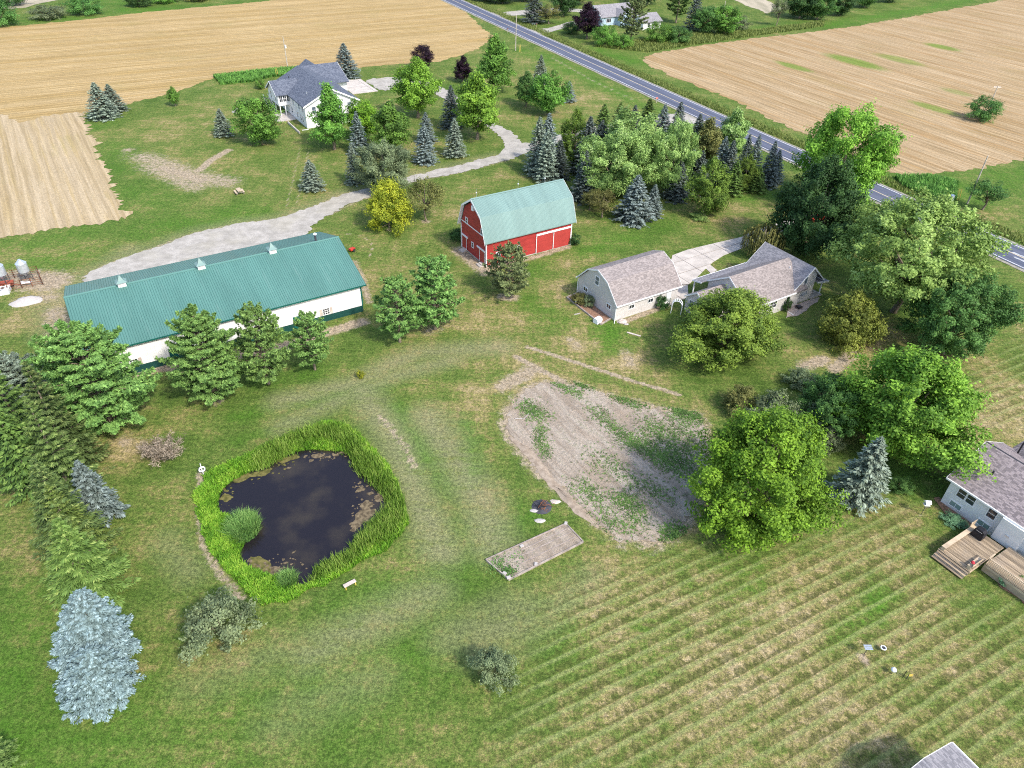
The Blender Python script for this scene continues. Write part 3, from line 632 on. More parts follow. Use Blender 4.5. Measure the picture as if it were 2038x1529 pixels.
# widen the sheet so the banks cut it
wc = np.mean(WATER, 0); me = wat.data
for v in me.vertices:
    d = np.array([v.co.x, v.co.y]) - wc; v.co.x, v.co.y = wc + d*1.05
struct(wat, 'dark still farm pond ringed with reeds')
t = NT('algae'); p = t.pos(); n = t.noise(p, 3.0, 5); t.bsdf(t.mix(t.step(n,.35,.65), (0.085,0.065,0.040), (0.21,0.165,0.10)), .8, t.bump(n,.4,.03), .2)
t = NT('algae_green'); p = t.pos(); n = t.noise(p, 2.0, 5); t.bsdf(t.mix(t.step(n,.35,.65), (0.075,0.075,0.020), (0.17,0.15,0.05)), .8, t.bump(n,.4,.03), .2)
ri = random.Random(3)
algae_lab = {}
def algae(cx, cy, r, sx, rot, mat='algae', n=14):
    g = G(*pc(cx, cy), -.42); pts = []
    for i in range(n):
        a = 2*math.pi*i/n; rr = r*ri.uniform(.55,1.15); x, y = rr*math.cos(a)*sx, rr*math.sin(a)
        pts.append((g[0]+x*math.cos(rot)-y*math.sin(rot), g[1]+x*math.sin(rot)+y*math.cos(rot)))
    o = sheet('algae_mat', [tuple(q) for q in smooth_poly(pts, True, 1)], -.42+.012+.004*ri.random(), mat); stuff(o); return o
ALG = MB()
for args in [(1310,780,.9,1.9,.9),(1340,700,.7,1.3,1.1),(1265,840,.6,1.2,.5),(1300,580,.35,1.4,.7),(1370,610,.3,1.3,.4),(1430,640,.55,1.2,2.1),(980,330,.45,1.8,.3),(1110,325,.3,1.5,.1),(930,365,.25,1.5,.6),(300,640,.8,.9,1.5,'algae_green'),(420,490,.7,2.2,.5,'algae_green'),(560,460,.6,2.4,.45,'algae_green'),(760,350,.55,2.6,.4,'algae_green'),
             (560,1130,.9,1.8,-.5,'algae_green'),(660,1200,.8,1.5,-.6),(500,1110,.5,1.2,.2),(1180,300,.5,1.6,.0),(1240,880,.35,1,.3),(1390,740,.4,1,.8),(760,420,.15,2,.2),(800,1045,.12,3,.9),(740,1125,.14,2,.3)]:
    o = algae(*args); ALG.add([v.co for v in o.data.vertices], [tuple(f.vertices) for f in o.data.polygons], 0 if (len(args) < 6) else 1)
    me_ = o.data; bpy.data.objects.remove(o); bpy.data.meshes.remove(me_)
fl = random.Random(12)
for (cx, cy, sx_, sy_, n_, m_) in [(1310,760,90,110,40,0),(1420,620,70,60,30,0),(1000,330,120,30,40,0),(480,470,200,40,30,1),(300,620,50,80,30,1),(620,1170,160,60,60,0),(1180,300,60,30,20,0),(700,380,120,30,40,1),(1290,560,50,40,20,0),(760,1130,120,60,20,0)]:
    for _ in range(n_):
        g = G(*pc(cx+fl.gauss(0,.55)*sx_, cy+fl.gauss(0,.55)*sy_), -.42); r_ = fl.uniform(.04,.17); k = fl.randint(4,7); a0 = fl.uniform(0,6)
        ALG.add([(g[0]+r_*fl.uniform(.5,1.4)*math.cos(a0+6.283*i/k), g[1]+r_*fl.uniform(.5,1.4)*math.sin(a0+6.283*i/k), -.400+.003*fl.random()) for i in range(k)], [tuple(range(k))], m_)
stuff(ALG.build('algae_mat', ['algae','algae_green']), 'brown floating algae mats near the pond shore', 'algae')

def blades(name, mat, base, hgt, wid, lean, rr, z0=None, hs=1.0):
    """upright bent grass blades: base (n,2)"""
    n = len(base); az = rr.uniform(0, 2*np.pi, n); ln = rr.uniform(.1, 1, n)*lean; h = hgt*rr.uniform(.65, 1.2, n)*hs
    dx, dy = np.cos(az), np.sin(az); w = wid*rr.uniform(.6,1.3,n)
    zb = np.zeros(n) if z0 is None else z0
    lv = []
    for i, (f, ww) in enumerate([(0,1.0),(.55,.8),(1.0,.06)]):
        off = ln*h*f**2; cx = base[:,0] + dx*off; cy = base[:,1] + dy*off; cz = zb + h*f*(1 - .15*ln*f)
        lv.append((np.stack([cx - dy*w*ww/2, cy + dx*w*ww/2, cz], 1), np.stack([cx + dy*w*ww/2, cy - dx*w*ww/2, cz], 1)))
    V = np.stack([lv[0][0], lv[0][1], lv[1][0], lv[1][1], lv[2][0], lv[2][1]], 1).reshape(-1, 3)
    o = np.arange(n)*6
    F_ = np.concatenate([np.stack([o, o+1, o+3, o+2], 1), np.stack([o+2, o+3, o+5, o+4], 1)])
    tint = np.clip(.55*rr.random(n) + .25 + .22*np.sin(base[:,0]*1.3+1)*np.sin(base[:,1]*1.1) + .16*np.sin(base[:,0]*3.1)*np.sin(base[:,1]*2.7+2) + .12*rr.normal(size=n), 0, 1); return np_obj(name, V, F_, mat, face_attr=np.concatenate([tint, np.clip(tint+.15,0,1)]))
def scatter(poly, n, rr, cond=None):
    pa = np.array(poly); lo, hi = pa.min(0), pa.max(0); out = np.zeros((0,2))
    while len(out) < n:
        q = rr.uniform(lo, hi, (n*3, 2)); q = q[inside(q, poly)]
        if cond is not None: q = q[cond(q)]
        out = np.concatenate([out, q])
    return out[:n]
def sd_water(q): d = poly_dist(q, WATER); return np.where(inside(q, WATER), -d, d)
q = scatter([tuple(x) for x in ragged([tuple(x) for x in BANK], .6, .22, 31)], 36000, rng, lambda q: sd_water(q) > .2)
zb = -1.2*np.clip((1.6 - sd_water(q))/2.6, 0, 1)**1.3
stuff(blades('bank_grass', 'bank_grass', q, .42, .09, 1.1, rng, zb), 'bright green uncut grass ringing the pond', 'grass')
# cattails: dense along the far, right and lower right shores, thinner elsewhere
cat_cent = [pc(*c) for c in [(700,270),(800,220),(900,190),(1000,170),(1100,170),(1180,210),(1260,280),(1300,370),(1350,440),(1400,400),(1450,520),(1520,600),(1540,700),(1480,790),(1400,850),(1340,930),(1280,990),(1220,1060),(1150,1120),(1060,1120),(990,1180),(620,330),(560,370),(1560,780),(1500,880),(1420,930)]]
pts = []
for c in cat_cent:
    g = G(*c); pts.append(g + rng.normal(0, .75, (420, 2)))
q = np.concatenate(pts); sd_ = sd_water(q); q = q[(sd_ > -.5) & inside(q, [tuple(x) for x in BANK])]; zb = -1.2*np.clip((1.6 - sd_water(q))/2.6, 0, 1)**1.3
stuff(blades('cattails', 'reed', q, 1.05, .08, .5, rng, zb), 'tall green cattails standing along the pond shore', 'reeds')
for nm, c, r_, n_ in [('large', (420,860), 1.75, 3000), ('small', (755,1250), .85, 900)]:
    g = G(*pc(*c)); th = rng.uniform(0,2*np.pi,n_); rad = r_*np.sqrt(rng.random(n_)); q = g + np.stack([np.cos(th)*rad*.95, np.sin(th)*rad*1.15], 1)
    o = blades('reed_clump', 'reed_blue', q, 1.7 if nm=='large' else 1.3, .09, .9, rng, np.full(len(q), -.5), hs=np.sqrt(np.clip(1.12-(rad/r_)**2,.12,1.2)))
    tag(o, 'large rounded clump of blue-green reeds at the left shore of the pond' if nm=='large' else 'small clump of blue-green reeds at the lower tip of the pond', 'reeds')

# ------------------------------------------------------------------ bare soil plot and garden bed
d4 = crop(940, 660, 2.94)
t = NT('plot_soil'); p = t.pos(); r = t.mapn(p, (1,1,1), (0,0,RAD(58)))
n = t.noise(t.mapn(r, (.15,.9,1)), 1, 6, .65); n2 = t.noise(p, 2.5, 6, .75); n3 = t.noise(p, .25, 4)
c = t.mix(t.step(n,.35,.65), (0.30,0.245,0.19), (0.46,0.395,0.325)); c = t.mix(t.math('MULTIPLY', t.step(n2,.45,.68), .45), c, (0.20,0.165,0.115)); c = t.mix(t.math('MULTIPLY', t.step(n3,.5,.66), .35), c, (0.43,0.335,0.25))
gw = t.step(t.math('ADD', t.math('MULTIPLY', n, .5), t.math('MULTIPLY', n2, .5)), .53, .62); c = t.mix(t.math('MULTIPLY', gw, .35), c, (0.14,0.17,0.07))
t.bsdf(c, .95, t.bump(t.math('ADD', n2, n), .9, .25), .1)
PLOT = px(*[d4(*q) for q in [(480,275),(620,295),(830,375),(1010,415),(1200,455),(1330,470),(1400,560),(1400,700),(1400,900),(1340,1000),(1330,1090),(1290,1165),(1180,1225),(1070,1290),(1000,1270),(940,1235),(880,1270),(790,1205),(650,1090),(560,1010),(430,890),(340,830),(280,740),(190,640),(155,560),(175,450),(270,340),(380,285)]])
pcn = np.mean(PLOT, 0); PIN = [tuple(pcn + (np.array(q)-pcn)*(1-.9/np.linalg.norm(np.array(q)-pcn))) for q in PLOT]
struct(sheet('soil_plot', ragged(PIN, .3, .30, 17), .04, 'plot_soil'), 'large rounded plot of bare weedy soil in the middle of the lawn')
pts = []
for line, n_, sg in [([(290,430),(420,510)],500,.8), ([(480,310),(640,380)],260,.45), ([(700,450),(860,600),(980,690)],700,.7), ([(1000,520),(1080,700),(1140,800)],520,.9), ([(400,560),(400,640),(430,730)],330,.5), ([(760,1090),(900,1150),(1000,1060)],420,.9), ([(850,970),(980,1040)],420,.7), ([(620,900),(760,1000)],330,1.0), ([(1120,1200),(1220,1160)],420,.7), ([(700,720),(900,850)],260,1.1), ([(1160,480),(1270,560),(1330,700)],420,1.0), ([(600,300),(700,340)],160,.4), ([(940,880),(1160,980)],320,1.0), ([(830,390),(1000,450)],250,.5), ([(1050,560),(1200,640),(1300,800)],900,1.2), ([(1150,700),(1250,850)],500,.9), ([(1180,460),(1330,520)],500,.6), ([(960,640),(1120,760)],400,.7)]:
    w_ = [G(*d4(*q)) for q in line]
    for _ in range(n_):
        i = rng.integers(0, len(w_)-1); f = rng.random(); pts.append(w_[i]*(1-f) + w_[i+1]*f + rng.normal(0, sg, 2))
pts = np.array(pts); pts = pts[inside(pts, PLOT)]
q = np.repeat(pts, 4, 0) + rng.normal(0, .07, (len(pts)*4, 2))
stuff(blades('soil_weeds', 'weed', q, .16, .10, 1.5, rng), 'scattered green weeds sprouting on the bare soil plot', 'weeds')
# low earth bank along the lower left edge of the plot
bk = smooth_poly([G(*d4(*q)) for q in [(215,620),(300,680),(380,760),(450,860),(540,960),(640,1060),(740,1150)]], False, 2); mb = MB(); vs = []; fs = []
rb = random.Random(8)
for i, c0 in enumerate(bk):
    d = bk[min(i+1,len(bk)-1)] - bk[max(i-1,0)]; d = d/np.linalg.norm(d); nn = np.array([-d[1], d[0]]); h = .22*rb.uniform(.5,1.2)*min(1, i/3, (len(bk)-1-i)/3)
    for o_, z_ in [(-.62,.02),(-.25,h*.75),(.05,h),(.3,h*.35),(.6,.02)]:
        e = (o_ + rb.uniform(-.22,.22))*(.3+.7*min(1,i/6,(len(bk)-1-i)/6)); vs.append((c0[0]+nn[0]*e, c0[1]+nn[1]*e, z_))
    if i: fs += [(5*i-5+j, 5*i+j, 5*i+j+1, 5*i-4+j) for j in range(4)]
mb.add(vs, [f[::-1] for f in fs]); t = NT('bank_soil'); p = t.pos(); n = t.noise(p, 1.5, 6, .7); t.bsdf(t.mix(t.step(n,.3,.7), (0.25,0.195,0.145), (0.42,0.345,0.27)), .95, t.bump(n,.6,.1), .1)
struct(mb.build('soil_bank', 'bank_soil', smooth=True), 'low pinkish earth bank along the soil plot')
# ------------------------------------------------------------------ building helpers
def building(name, label, a0, b0, cat):
    return thing(name, label, cat, AB(a0, b0), YAW)
def win(parent, x, y, z, w, h, rot=0.0, cols=2, rows=2, glassm='glass', fr=.09, frame='trim_white', shutters=None, mun=.05, label=None):
    """window with lower centre at x,y,z on a wall; rot 0 faces -y"""
    mb = MB(); d = .07
    mb.box(-w/2-fr, w/2+fr, -d, 0, -fr, 0).box(-w/2-fr, w/2+fr, -d, 0, h, h+fr).box(-w/2-fr, -w/2, -d, 0, 0, h).box(w/2, w/2+fr, -d, 0, 0, h)
    for i in range(1, cols): xx = -w/2 + w*i/cols; mb.box(xx-mun/2, xx+mun/2, -d+.01, 0, 0, h)
    for i in range(1, rows): zz = h*i/rows; mb.box(-w/2, w/2, -d+.014, -.004, zz-mun/2, zz+mun/2)
    o = mb.build('window', frame, parent); o.location = (x, y, z); o.rotation_euler = (0, 0, rot)
    if label: o['label'] = label
    pw, ph = w/cols, h/rows
    for i in range(cols):
        for j in range(rows):
            MB().box(-w/2+pw*i+mun*.5, -w/2+pw*(i+1)-mun*.5, -.03, -.008, ph*j+mun*.5, ph*(j+1)-mun*.5).build('pane', glassm, o)
    if shutters:
        for sx in (-1, 1):
            x0 = sx*(w/2+fr+.02); x1 = sx*(w/2+fr+.42)
            s_ = MB().box(min(x0,x1), max(x0,x1), -.05, 0, -.05, h+.05).build('shutter', shutters, parent); s_.location = (x, y, z); s_.rotation_euler = (0,0,rot)
    return o
def bx(parent, name, mat, *dims, **kw):
    mb = MB()
    for d in dims: mb.box(*d)
    return mb.build(name, mat, parent, **kw)
def ribs(parent, prof, x0, x1, step, mat, h=.04, w=.05, seg=None):
    mb = MB(); n = int((x1-x0)/step)
    for i in range(n+1):
        x = x0 + (x1-x0)*i/n
        for (ya,za),(yb,zb) in zip(prof[:-1], prof[1:]):
            mb.add([(x-w/2,ya,za+.003),(x+w/2,ya,za+.003),(x+w/2,yb,zb+.003),(x-w/2,yb,zb+.003),(x,ya,za+h),(x,yb,zb+h)], [(0,4,5,3),(4,1,2,5),(0,1,4),(3,5,2)])
    return stuff(mb.build('roof_rib', mat, parent))

# ------------------------------------------------------------------ long green-roofed shed
S = building('pole_shed', 'long white pole shed with teal metal roof and three cupolas', -6.3, 89.75, 'shed')
W, D = 36.5, 19.3; c_ = D/2
bx(S, 'wall', 'shed_white', (0, W, 0, D, 1.05, 4.55))
MB().prism([(0,4.55),(D,4.55),(c_,7.75)], 0.002, W-.002).build('gable_wall', 'shed_white', S)
bx(S, 'wainscot', 'wainscot_green', (-.03, W+.03, -.03, D+.03, 0, 1.05))
pr = [(-.45,4.62),(c_,8.0),(D+.45,4.62)]
MB().roof(pr, -.45, W+.75, .16).build('roof', 'roof_teal', S)
metal_roof('rib_teal', (0.062,0.168,0.146)); ribs(S, pr, -.42, W+.72, .305, 'rib_teal', .045, .06)
mb = MB().prism([(c_-.22,7.96),(c_+.22,7.96),(c_,8.09)], -.46, W+.76); mb.build('ridge_cap', 'roof_teal', S)
bx(S, 'eave_trim', 'green_trim', (-.47, W+.77, -.50, -.455, 4.42, 4.62), (-.47, W+.77, D+.455, D+.50, 4.42, 4.62))
for x in (0, W): bx(S, 'corner_trim', 'green_trim', (x-.10, x+.10, -.06, .06, 1.06, 4.4))
for x, lab in [(4.9,None),(15.6,None),(21.0,None),(30.9,None)]:
    win(S, x, 0, 1.18, .95, .95, 0, 3, 3, 'glass', .08, shutters='stone')
for x in (9.2, 26.0): bx(S, 'service_door', 'green_trim', (x, x+1.0, -.05, 0, .05, 2.1))
for x in (6.6, 16.9, 27.0):
    cu = MB().box(x-.5, x+.5, c_-.5, c_+.5, 7.55, 8.5).build('cupola', 'white_paint', S)
    MB().add([(x-.68,c_-.68,8.48),(x+.68,c_-.68,8.48),(x+.68,c_+.68,8.48),(x-.68,c_+.68,8.48),(x-.34,c_-.34,8.75),(x+.34,c_-.34,8.75),(x+.34,c_+.34,8.75),(x-.34,c_+.34,8.75),(x,c_,9.45)],
             [(3,2,1,0),(0,1,5,4),(1,2,6,5),(2,3,7,6),(3,0,4,7),(4,5,8),(5,6,8),(6,7,8),(7,4,8)]).build('cupola_roof', 'roof_barn', cu)
    MB().tube([(x,c_,9.4),(x,c_,10.1)], [.03,.02], 5).build('finial', 'galv', cu)
    bx(cu, 'louvre', 'stone', *[(x-.36, x+.36, c_-.52, c_-.5, 7.95+.09*i, 7.99+.09*i) for i in range(5)])
x, y = 33.9, c_+.9
ch = MB().tube([(x,y,7.3),(x,y,8.75)], [.16,.16], 10).build('vent_pipe', 'dark_grey', S); MB().lathe([(.26,0),(.28,.12),(.05,.3)], 10, (x,y,8.72)).build('vent_cap', 'white_plastic', ch)

# ------------------------------------------------------------------ red barn
B = building('red_barn', 'red gambrel barn with pale green metal roof and white trim', 53.45, 93.1, 'barn')
W, D = 17.2, 8.6; c_ = D/2
wall_prof = [(0,0),(D,0),(D,4.75),(D-1.35,8.05),(c_,9.95),(1.35,8.05),(0,4.75)]
MB().prism(wall_prof, 0, W).build('wall', 'barn_red', B)
pr = [(-.45,4.42),(1.15,8.42),(c_,10.45),(D-1.15,8.42),(D+.45,4.42)]
MB().roof(pr, -.5, W+.65, .14).build('roof', 'roof_barn', B)
metal_roof('rib_barn', (0.14,0.235,0.215)); ribs(B, pr, -.47, W+.62, .23, 'rib_barn', .035, .06)
MB().prism([(c_-.2,10.42),(c_+.2,10.42),(c_,10.54)], -.52, W+.67).build('ridge_cap', 'roof_barn', B)
for (xr, nm) in ((-.54, 'rake_trim'), (W+.66, 'rake_trim')):
    mb = MB()
    for (ya,za),(yb,zb) in zip(pr[:-1], pr[1:]): mb.add([(xr,ya,za-.34),(xr+.035,ya,za-.34),(xr+.035,yb,zb-.34),(xr,yb,zb-.34),(xr,ya,za+.02),(xr+.035,ya,za+.02),(xr+.035,yb,zb+.02),(xr,yb,zb+.02)], [(0,3,2,1),(4,5,6,7),(0,1,5,4),(1,2,6,5),(2,3,7,6),(3,0,4,7)])
    mb.build(nm, 'trim_white', B)
# white soffit board along the left slope underside, seen under the overhang
MB().roof([(D+.44,4.24),(D-1.14,8.22)], -.52, .0, .03).build('soffit', 'trim_white', B)
for x, y in ((0,0),(0,D),(W,0),(W,D)): bx(B, 'corner_trim', 'trim_white', (x-.09, x+.09, y-.09, y+.09, 0, 4.5))
bx(B, 'gable_band', 'trim_white', (-.05, 0, .1, D-.1, 5.05, 5.2))
# long side sliding doors under a white track
for x0, x1 in ((9.9,13.3),(13.45,16.75)):
    dr = bx(B, 'sliding_door', 'door_red', (x0, x1, -.11, -.03, .12, 3.35)); bx(dr, 'door_trim', 'trim_white', (x0-.06, x0+.05, -.13, -.10, .12, 3.35))
bx(B, 'door_track', 'trim_white', (9.8, 16.9, -.22, -.03, 3.4, 3.72)); bx(B, 'track_cover', 'barn_red', (9.8, 16.9, -.17, -.03, 3.75, 3.95))
win(B, 2.3, 0, 1.35, .75, .8, 0, 2, 2); win(B, 6.1, 0, 1.6, .75, .8, 0, 2, 2)
# gable: two sliding doors, small windows, hay hood
R9 = -math.pi/2
for y0, y1, yd in ((.25,2.9,.35),(6.2,8.4,6.6)):
    bx(B, 'door_track', 'trim_white', (-.2, -.02, y0, y1, 2.5, 2.72))
    dr = bx(B, 'sliding_door', 'door_red', (-.12, -.02, yd, yd+1.7, .2, 2.48)); bx(dr, 'door_trim', 'trim_white', (-.14, -.115, yd+1.6, yd+1.72, .2, 2.48)); bx(dr, 'door_trim', 'trim_white', (-.14,-.115, yd-.03, yd+.07, .2, 2.48))
win(B, 0, 4.6, 1.6, .55, .85, R9, 1, 2); win(B, 0, 6.6, 5.25, .6, .9, R9, 1, 2); win(B, 0, 1.35, 5.25, .6, .9, R9, 1, 2)
bx(B, 'hay_hood', 'trim_white', (-.45, 0, c_-.6, c_-.1, 8.55, 9.35))
bx(B, 'foundation', 'concrete_step', (-.06, W+.06, -.06, D+.06, 0, .14))
for y in (.9, 7.0): 
    st = bx(B, 'step', 'concrete_step', (-1.1, -.08, y-.6, y+.6, 0, .17)); bx(B, 'step', 'concrete', (-.65, -.08, y-.55, y+.55, .17, .33))
for x in (.6, 8.6, 14.0):
    rd = MB().tube([(x,c_,10.4),(x,c_,12.0)], [.025,.012], 5).build('lightning_rod', 'galv', B); MB().lathe([(.0,-.12),(.09,-.06),(.12,0),(.09,.07),(.0,.12)], 8, (x,c_,11.3)).build('glass_ball', 'white_plastic', rd)

# ------------------------------------------------------------------ cream gambrel garage
Gg = building('garage', 'cream gambrel garage with tan shingle roof beside the concrete drive', 61.8, 68.9, 'garage')
W, D = 12.2, 9.5; c_ = D/2+.05
MB().prism([(0,0),(D,0),(D,2.95),(7.05,5.3),(c_,6.2),(2.4,5.3),(0,2.95)], 0, W).build('wall', 'siding_cream', Gg)
pr = [(-.4,2.78),(.15,3.35),(2.3,5.52),(c_,6.45),(7.2,5.52),(D-.15,3.35),(D+.4,2.78)]
MB().roof(pr, -.25, W+.3, .16).build('roof', 'shingle_tan', Gg)
for xr in (-.29, W+.31):
    mb = MB()
    for (ya,za),(yb,zb) in zip(pr[:-1], pr[1:]): mb.add([(xr,ya,za-.24),(xr+.04,ya,za-.24),(xr+.04,yb,zb-.24),(xr,yb,zb-.24),(xr,ya,za+.015),(xr+.04,ya,za+.015),(xr+.04,yb,zb+.015),(xr,yb,zb+.015)], [(0,3,2,1),(4,5,6,7),(0,1,5,4),(1,2,6,5),(2,3,7,6),(3,0,4,7)])
    mb.build('rake_trim', 'trim_white', Gg)
bx(Gg, 'gutter', 'trim_white', (-.28, W+.34, -.52, -.405, 2.62, 2.78)); bx(Gg, 'gutter', 'trim_white', (-.28, W+.34, D+.405, D+.52, 2.62, 2.78))
for y in (-.08, D+.08): MB().tube([(-.05,y,2.7),(-.08,y,2.3),(-.08,y,.15),(-.5,y-.5,.05)], [.06]*4, 6).build('downspout', 'trim_white', Gg)
win(Gg, 0, 5.0, 3.75, .85, 1.35, R9, 1, 2, 'glass_blue'); win(Gg, 0, 7.6, 1.35, .95, .65, R9, 2, 1, 'glass'); win(Gg, 0, 1.7, 1.35, .95, .65, R9, 2, 1, 'glass')
win(Gg, 3.0, 0, 1.35, .95, .62, 0, 2, 1, 'glass'); win(Gg, 6.7, 0, 1.35, .95, .62, 0, 2, 1, 'glass')
bx(Gg, 'side_door', 'white_plastic', (9.9, 10.85, -.06, 0, .12, 2.1)); bx(Gg, 'door_step', 'concrete', (9.7, 11.1, -.7, -.06, 0, .12))
bx(Gg, 'overhead_door', 'white_paint', (W-.0, W+.05, .9, 3.9, .1, 2.3)); bx(Gg, 'overhead_door', 'white_paint', (W-.0, W+.05, 5.3, 8.3, .1, 2.3))

# ------------------------------------------------------------------ cream farmhouse
Hh = building('farmhouse', 'cream farmhouse with stepped tan shingle gables behind the big yard tree', 73.1, 58.6, 'house')
def hx(a): return a - 73.1
def hy(b): return b - 58.6
# right wing, ridge across the main ridge (built along x, turned a quarter)
def turned(o): o.rotation_euler = (0, 0, math.pi/2); return o
xc = hx(91.75)
mbw = MB(); y0, y1 = hy(58.9), hy(68.3)
# in the turned frame: x' = y, y' = -x
def tp(prof): return [(-x, z) for x, z in prof]
turned(MB().prism(tp([(hx(88.45),0),(hx(93.3),0),(hx(93.3),4.75),(xc,5.95),(hx(88.45),3.1)]), y0, y1).build('wall', 'siding_cream', Hh))
prw = tp([(hx(87.95),2.92),(xc,6.15),(hx(95.0),3.25)])
turned(MB().roof(prw, y0-.35, y1+.3, .15).build('roof', 'shingle_grey', Hh, ))
def rake(prof, x, parent, turn=False, h=.24):
    mb = MB()
    for (ya,za),(yb,zb) in zip(prof[:-1], prof[1:]): mb.add([(x,ya,za-h),(x+.04,ya,za-h),(x+.04,yb,zb-h),(x,yb,zb-h),(x,ya,za+.015),(x+.04,ya,za+.015),(x+.04,yb,zb+.015),(x,yb,zb+.015)], [(0,3,2,1),(4,5,6,7),(0,1,5,4),(1,2,6,5),(2,3,7,6),(3,0,4,7)])
    o = mb.build('rake_trim', 'trim_white', parent)
    return turned(o) if turn else o
rake(prw, y0-.4, Hh, True); rake(prw, y1+.31, Hh, True)
MB().tube([(hx(89.9),hy(61.6),4.3),(hx(89.9),hy(61.6),5.35)], [.07,.07], 8).build('vent_pipe', 'white_plastic', Hh)
bx(Hh, 'pipe_flashing', 'black_metal', (hx(89.9)-.16, hx(89.9)+.16, hy(61.6)-.3, hy(61.6)+.16, 4.25, 4.55))
# corner porch at the right
bx(Hh, 'porch_floor', 'concrete_step', (hx(93.3), hx(95.9), hy(58.7), hy(63.5), 0, .25))
pp = tp([(hx(93.35),3.25),(hx(96.2),2.75)])
turned(MB().roof(pp, y0-.5, y0+4.8, .14).build('porch_roof', 'shingle_grey', Hh)); rake(pp, y0-.55, Hh, True)
for b_ in (59.0, 62.9): bx(Hh, 'porch_post', 'trim_white', (hx(95.6), hx(95.75), hy(b_), hy(b_)+.15, .25, 2.65))
win(Hh, hx(90.9), y0, 3.3, .65, 1.25, 0, 1, 1, 'glass_blue'); 
for i in range(4): bx(Hh, 'utility_meter', 'galv', (hx(90.6)+.42*i, hx(90.6)+.42*i+.16, y0-.14, y0, 1.1+.1*(i%2), 1.75))
# main wing
ym0, ym1 = hy(58.6), hy(67.0); rb_ = hy(63.05)
MB().prism([(ym0,0),(ym1,0),(ym1,3.3),(rb_,5.85),(ym0,3.1)], hx(78.4), hx(90.0)).build('wall', 'siding_cream', Hh)
prm = [(ym0-.4,2.88),(rb_,6.02),(ym1+.15,3.45)]
MB().roof(prm, hx(78.1), hx(91.0), .15).build('roof', 'shingle_tan', Hh); rake(prm, hx(78.06), Hh)
bx(Hh, 'gutter', 'trim_white', (hx(78.1), hx(88.3), ym0-.52, ym0-.405, 2.72, 2.88))
# rear porch roof
prp = [(ym1+.05,3.42),(hy(68.95),3.0)]
MB().roof(prp, hx(76.9), hx(90.2), .13).build('porch_roof', 'shingle_grey', Hh); rake(prp, hx(76.86), Hh); bx(Hh, 'porch_fascia', 'trim_white', (hx(76.9), hx(90.2), hy(68.96), hy(69.05), 2.82, 3.0))
for a_ in (77.1, 80.5, 84.0, 87.5): bx(Hh, 'porch_post', 'trim_white', (hx(a_), hx(a_)+.16, hy(68.6), hy(68.6)+.16, .1, 2.85))
bx(Hh, 'porch_floor', 'concrete', (hx(77.0), hx(88.4), hy(67.02), hy(68.9), 0, .1))
win(Hh, hx(87.3), ym0, 1.3, .8, .9, 0, 1, 2); win(Hh, hx(84.0), ym0, 1.2, 1.5, 1.2, 0, 2, 2); win(Hh, hx(80.5), ym0, 1.2, .9, 1.2, 0, 1, 2)
# low left wing
yl0, yl1, rl_ = hy(61.9), hy(66.0), hy(63.95)
MB().prism([(yl0,0),(yl1,0),(yl1,2.75),(rl_,4.1),(yl0,2.75)], 0.1, hx(78.4)).build('wall', 'siding_cream', Hh)
prl = [(yl0-.3,2.65),(rl_,4.3),(yl1+.3,2.65)]
MB().roof(prl, -.2, hx(78.38), .14).build('roof', 'shingle_tan', Hh); rake(prl, -.24, Hh)
win(Hh, .1, hy(64.9), .95, .85, 1.35, R9, 1, 2, 'glass_blue'); win(Hh, 2.2, yl0, 1.0, 1.6, 1.2, 0, 2, 2)
MB().tube([(-.02,yl1+.05,2.55),(.02,yl1-.02,.2)], [.05,.05], 6).build('downspout', 'trim_white', Hh)

# ------------------------------------------------------------------ white house in the upper left
Wh = building('white_house', 'white two-storey walkout house with slate-blue hipped gables', 50.5, 175.5, 'house')
def wx(a): return a-50.5
def wy(b): return b-175.5
xr = wx(57.3)
turned(MB().prism(tp([(0,0),(wx(64.0),0),(wx(64.0),5.3),(xr,8.4),(0,5.3)]), 0, wy(199.5)).build('wall', 'siding_white', Wh))
pw_ = tp([(-.5,5.2),(xr,8.7),(wx(64.5),5.2)])
turned(MB().roof(pw_, -.5, wy(199.6), .2).build('roof', 'shingle_blue', Wh)); rake(pw_, -.55, Wh, True, .35)
# left sunroom wing on posts
yl0, yl1, rl_ = wy(187.5), wy(195.6), wy(191.55)
MB().prism([(yl0,2.6),(yl1,2.6),(yl1,5.3),(rl_,7.5),(yl0,5.3)], wx(47.6), 0.0).build('sunroom_wall', 'siding_white', Wh)
ps = [(yl0-.4,5.2),(rl_,7.75),(yl1+.4,5.2)]
MB().roof(ps, wx(47.1), wx(54.0), .18).build('roof', 'shingle_blue', Wh); rake(ps, wx(47.05), Wh, h=.3)
for x in (47.8, 49.1, 50.3): bx(Wh, 'deck_post', 'white_paint', (wx(x), wx(x)+.18, yl0+.1, yl0+.28, 0, 2.6))
for y in (187.7, 191.5, 195.2): bx(Wh, 'deck_post', 'white_paint', (wx(47.8), wx(47.98), wy(y), wy(y)+.18, 0, 2.6))
for i in range(3): win(Wh, wx(48.35)+.95*i, yl0, 3.5, .78, 1.5, 0, 2, 2, 'glass', .08)
win(Wh, wx(47.6), wy(189.2), 3.3, .9, 1.7, R9, 1, 1, 'glass_blue'); win(Wh, wx(47.6), wy(193.2), 3.3, .9, 1.7, R9, 1, 1, 'glass_blue')
